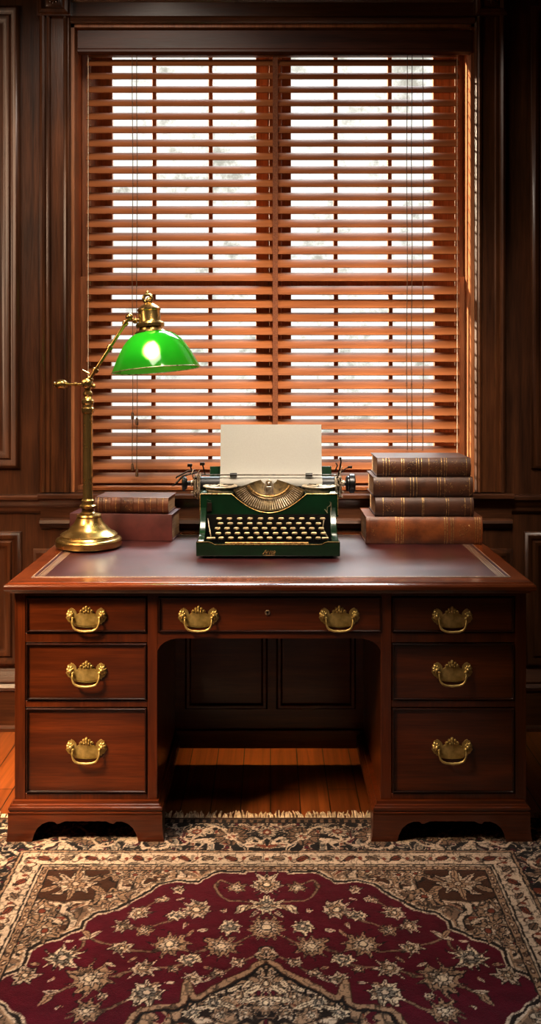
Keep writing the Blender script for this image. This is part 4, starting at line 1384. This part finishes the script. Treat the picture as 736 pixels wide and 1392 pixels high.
# medallion
med = [(0.0, RYB - 2.168), (.03, RYB - 2.150)] + [uv(*p) for p in ((340, 1327), (310, 1342), (285, 1355), (262, 1364), (257, 1356), (254, 1343), (251, 1356), (246, 1370), (236, 1376))] + \
      [(.27, .86), (.30, .93), (.28, 1.0), (.33, 1.08), (.36, 1.2), (.36, 1.5)]
mm_ = poly_mask(med + [(0, 1.5)])
ar2 = arabesque('tan', 'dark', [('cream', .1, .4), ('navy', .4, .52), ('rust', .6, .68), ('wine', .74, .9)], 32, 60, .07)
IMG[mm_] = ar2[mm_]
md = seg_dist(med)
paint(md < .0095, 'brown'); paint(md < .0065, 'tan'); paint((md < .016) & (md > .0095) & mm_, 'navy')
a = uv(362, 1303); leaf(0, a[1], .03, 0, 'cream', .8); flower(0, a[1] + .004, .026, 6, ('tan', 'dark', 'cream', 'dark'))
for px, py, r, n, c_ in ((362, 1345, 22, 8, cr_), (362, 1372, 24, 10, tn), (325, 1362, 16, 6, cr_), (290, 1372, 17, 8, cg), (300, 1388, 15, 7, tn), (335, 1385, 14, 7, cr_), (262, 1384, 14, 7, cg)):
    a = uv(px, py); flower(max(a[0], .0), a[1], r * (RYB - a[1]) / F, n, c_, .3)
for (px, py, l, dg) in ((345, 1352, 16, 50), (335, 1345, 13, 60), (318, 1350, 12, 35), (345, 1366, 14, 10), (310, 1375, 14, -30), (275, 1378, 12, 20)):
    LF(px, py, l, dg, 'pale')

# borders
dx_, dv_ = RW - U, V
side = dx_ < dv_
d0 = np.minimum(dx_, dv_)
sE = np.where(side, V, U)                           # along the border
d = d0 + (vnoise(U * 60, V * 60, 5) - .5) * .004
s_ = sE
IMG_b = arabesque('navy', 'cream', [('rust', .2, .34), ('tan2', .34, .45), ('wine', .6, .68), ('grey', .7, .9)], 36, 80, .07)
mb_ = (d < .212)
IMG[mb_] = IMG_b[mb_]
# palmettes and leaves along the main border
per = .21
kf = np.floor(s_ / per); ph = s_ - (kf + .5) * per
for off, rad, cols, dd_ in ((0, .052, ('tan2', 'navy', 'cream', 'rust'), .118), (per / 2, .034, ('cream', 'navy', 'rust', 'cream'), .09)):
    q = ((s_ + off) % per) - per / 2
    rr = np.hypot(q + wx, (d0 + wy - dd_)) / rad
    th = np.arctan2(d0 - dd_, q)
    ed = 1 - .34 * (1 - np.abs(np.cos(4 * th)))
    m = mb_ & (rr < ed * 1.1); IMG[m] = C[cols[1]]
    m = mb_ & (rr < ed); IMG[m] = C[cols[0]]
    m = mb_ & (rr < ed) & (np.abs(np.sin(4 * th)) < .22) & (rr > .3); IMG[m] = C['dark']
    m = mb_ & (rr < ed * .55); IMG[m] = C[cols[1]]
    m = mb_ & (rr < ed * .46); IMG[m] = C[cols[2]]
    m = mb_ & (rr < .2); IMG[m] = C[cols[3]]
wv = .118 + .055 * np.sin(2 * np.pi * s_ / per * 1.0)
m = mb_ & (np.abs(d0 + wy - wv) < .006); IMG[m] = C['cream']
# outer edging
m = d < .034; IMG[m] = C['tan2']
m = (d < .034) & (np.abs((s_ / .024) % 1 - .5) < .26) & (d > .014); IMG[m] = C['navy']
m = d < .012; IMG[m] = C['brown']
m = np.abs(d - .036) < .003; IMG[m] = C['dark']
# line work, cream guard, inner lines
def band(a, b_, col):
    m = (d >= a) & (d < b_); IMG[m] = C[col]; return m
band(.196, .201, 'dark'); band(.201, .208, 'tan'); band(.208, .212, 'dark')
g_ = band(.212, .272, 'cream')
per2 = .066
q = (s_ % per2) - per2 / 2; kk = np.floor(s_ / per2).astype(int) % 2
dc = d0 + wy - .242
sw = np.where(kk == 0, 1, -1)
a_ = (q + wx) * .82 + dc * .57 * sw; b_ = -(q + wx) * .57 * sw + dc * .82
el = (a_ / .021) ** 2 + (b_ / .0115) ** 2
m = g_ & (el < 1); IMG[m] = C['dark']
m = g_ & (el < .62); IMG[m] = C['tan2']
m = g_ & (el < .62) & (kk == 1); IMG[m] = C['rust'] * .8
m = g_ & (np.abs(b_) < .0016) & (el < .8); IMG[m] = C['dark']
m = g_ & (np.abs(dc - .016 * np.sin(2 * np.pi * s_ / per2 + .6)) < .0026) & (el > 1.1); IMG[m] = C['brown']
m = g_ & (((np.abs(q) - per2 / 2) / .006) ** 2 + ((dc) / .008) ** 2 < 1); IMG[m] = C['rust']
band(.272, .277, 'dark'); band(.277, .282, 'cream'); band(.282, .286, 'dark')
g2 = band(.286, .302, 'tan')
q2 = (s_ / .03) % 1 - .5
m = g2 & (((q2 * .03) / .010) ** 2 + ((d - .294) / .0055) ** 2 < 1); IMG[m] = C['brown']
m = g2 & (((q2 * .03) / .005) ** 2 + ((d - .294) / .003) ** 2 < 1); IMG[m] = C['cream']
band(.302, .306, 'dark')

# fine drawing lines inside all the light motifs
lum = IMG.mean(-1)
fine = np.abs(vnoise(XX * 95 + 3, YY * 80, 33) - .5)
m = (lum > .12) & (fine < .065); IMG[m] *= .42
m = (lum > .12) & (np.abs(vnoise(XX * 50, YY * 42 + 7, 34) - .5) < .03); IMG[m] *= .35
# woven colour variation (abrash) and knots
IMG *= (.86 + .28 * vnoise(XX * 9, YY * 30, 21))[..., None]
IMG *= (.90 + .20 * rng.rand(*XX.shape))[..., None]

nyr, nxr = XX.shape
me = bpy.data.meshes.new('area_rug')
RZt = .011
zz = RZt + .0012 * vnoise(XX * 40, YY * 40, 11) + .0006 * rng.rand(nyr, nxr)
edge = (np.minimum(RW - np.abs(XX), np.minimum(RYB - YY, YY - RYF)) < .0005)
zz[edge] = .001
co = np.stack([XX, YY - RYC, zz], -1).reshape(-1, 3)
me.vertices.add(len(co)); me.vertices.foreach_set('co', co.ravel())
idx = np.arange(nyr * nxr).reshape(nyr, nxr)
quads = np.stack([idx[:-1, :-1], idx[:-1, 1:], idx[1:, 1:], idx[1:, :-1]], -1).reshape(-1, 4)
me.loops.add(quads.size); me.loops.foreach_set('vertex_index', quads.ravel())
me.polygons.add(len(quads)); me.polygons.foreach_set('loop_start', np.arange(0, quads.size, 4))
me.update(calc_edges=True)
ca = me.color_attributes.new('knots', 'FLOAT_COLOR', 'POINT')
ca.data.foreach_set('color', np.concatenate([np.clip(IMG, 0, 1), np.ones(XX.shape + (1,))], -1).ravel())
me.polygons.foreach_set('use_smooth', [True] * len(me.polygons))
m, nt, bsd, out = new_mat('wool_pile')
at = nt.nodes.new('ShaderNodeVertexColor'); at.layer_name = 'knots'
nz = nt.nodes.new('ShaderNodeTexNoise'); nz.inputs['Scale'].default_value = 420; nz.inputs['Detail'].default_value = 2
tc = nt.nodes.new('ShaderNodeTexCoord'); nt.links.new(tc.outputs['Object'], nz.inputs['Vector'])
r_ = ramp(nt, nz.outputs['Fac'], [(.3, (.72, .72, .72, 1)), (.7, (1.12, 1.12, 1.12, 1))])
mx = nt.nodes.new('ShaderNodeMix'); mx.data_type = 'RGBA'; mx.blend_type = 'MULTIPLY'; mx.inputs['Factor'].default_value = 1
nt.links.new(at.outputs['Color'], mx.inputs['A']); nt.links.new(r_.outputs[0], mx.inputs['B'])
nt.links.new(mx.outputs['Result'], bsd.inputs['Base Color'])
bsd.inputs['Roughness'].default_value = .95; bsd.inputs['Specular IOR Level'].default_value = .1
bsd.inputs['Sheen Weight'].default_value = .15
bp = nt.nodes.new('ShaderNodeBump'); bp.inputs['Strength'].default_value = .4; bp.inputs['Distance'].default_value = .003
nt.links.new(nz.outputs['Fac'], bp.inputs['Height']); nt.links.new(bp.outputs[0], bsd.inputs['Normal'])
me.materials.append(m)
rug = bpy.data.objects.new('area_rug', me); COL.objects.link(rug)
rug.location = (RCX, RYC, 0)
tag(rug, 'burgundy and cream floral oriental rug with medallion on the wooden floor', 'rug')
# fringe of knotted cotton at both ends
M_fr = metal('cotton_fringe', lin(190, 168, 140), lin(240, 222, 196), rough=.9, scale=60, metallic=0)
for ye, sg in ((RYB, 1), (RYF, -1)):
    fr = MB()
    rnd = random.Random(9)
    n = 330 if sg > 0 else 160
    for k in range(n):
        x = RCX - RW + .004 + (2 * RW - .008) * k / (n - 1) + rnd.uniform(-.002, .002)
        L_ = rnd.uniform(.034, .060); dx = rnd.uniform(-.012, .012)
        fr.tube([(x, ye - sg * .003, .006), (x + dx * .4, ye + sg * L_ * .4, .009 + rnd.uniform(0, .004)), (x + dx, ye + sg * L_, .003 + rnd.uniform(0, .002))], [.0032, .0030, .0020], 5)
    fo = fr.build('fringe', M_fr, rug)
    fo['kind'] = 'stuff'

# ------------------------------------------------------------------ camera, light, sky
cam = bpy.data.cameras.new('camera')
cam.sensor_fit = 'HORIZONTAL'; cam.sensor_width = 36
cam.lens = 36 * F / 736
cam.shift_y = -(696 - HOR) / 736
cam.clip_start = .05
co_ = bpy.data.objects.new('camera', cam); COL.objects.link(co_)
co_.location = (0, 0, CH); co_.rotation_euler = (math.pi / 2, 0, 0)
SC.camera = co_

def area(name, loc, target, size, power, col, sy=None, spread=None):
    l = bpy.data.lights.new(name, 'AREA'); l.energy = power; l.color = col; l.size = size
    if sy:
        l.shape = 'RECTANGLE'; l.size_y = sy
    if spread:
        l.spread = math.radians(spread)
    o = bpy.data.objects.new(name, l); COL.objects.link(o)
    o.location = loc
    o.rotation_euler = (Vector(target) - Vector(loc)).to_track_quat('-Z', 'Y').to_euler()
    return o
WARM = (1, .72, .46)
area('overhead_light', (-.55, 2.38, 3.08), (-.50, 2.42, 0), .8, 33, (1, .87, .74), spread=150)
area('key_light', (-1.9, 1.6, 2.6), (-.9, 2.75, .5), .6, 15, (1, .70, .42), spread=48)
area('blind_light', (.3, 1.95, 2.8), (.12, 3.6, 1.06), .5, 9, (1, .86, .70), spread=50)
area('wall_light', (-2.1, 2.3, 2.2), (-.95, 3.6, 1.7), .6, 6.5, (1, .72, .50), spread=120)
area('floor_light', (-2.0, 2.5, 1.5), (-.95, 3.05, 0), .3, 2.6, (1, .66, .34), spread=36)
area('under_desk_fill', (.0, 3.335, .5), (0, 3.335, 0), .55, .9, (1, .72, .34), sy=.03, spread=100)  # hidden lamp added behind the modesty panel to light the floor strip
area('desk_glare_light', (.5, 6.7, 4.7), (0, 3.3, .8), 2.8, 820, (.84, .94, 1), sy=1.6)  # area lamp added outside the window for pale glare on the desktop
sun = bpy.data.lights.new('sun', 'SUN'); sun.energy = 14.0; sun.angle = math.radians(2); sun.color = (1, .86, .66)
so_ = bpy.data.objects.new('sun', sun); COL.objects.link(so_)
so_.rotation_euler = Vector((1, -.3, -.25)).to_track_quat('-Z', 'Y').to_euler()

w = bpy.data.worlds.new('overcast'); SC.world = w; w.use_nodes = True
nt = w.node_tree; bg = nt.nodes['Background']
tc = nt.nodes.new('ShaderNodeTexCoord')
mp = nt.nodes.new('ShaderNodeMapping'); mp.inputs['Scale'].default_value = (1, 1, 1)
nt.links.new(tc.outputs['Generated'], mp.inputs[0])
nz = nt.nodes.new('ShaderNodeTexNoise'); nz.inputs['Scale'].default_value = 26; nz.inputs['Detail'].default_value = 9; nz.inputs['Roughness'].default_value = .7
nt.links.new(mp.outputs[0], nz.inputs['Vector'])
r_ = ramp(nt, nz.outputs['Fac'], [(.36, (.55, .53, .47, 1)), (.47, (1, .985, .93, 1))])
nt.links.new(r_.outputs[0], bg.inputs['Color'])
bg.inputs['Strength'].default_value = 1.25

SC.view_settings.view_transform = 'Standard'
SC.view_settings.look = 'None'
SC.view_settings.exposure = .16
SC.view_settings.gamma = .87
SC.cycles.max_bounces = 8
SC.cycles.transparent_max_bounces = 12
SC.cycles.caustics_reflective = False
SC.cycles.caustics_refractive = False
SC.cycles.sample_clamp_indirect = 6
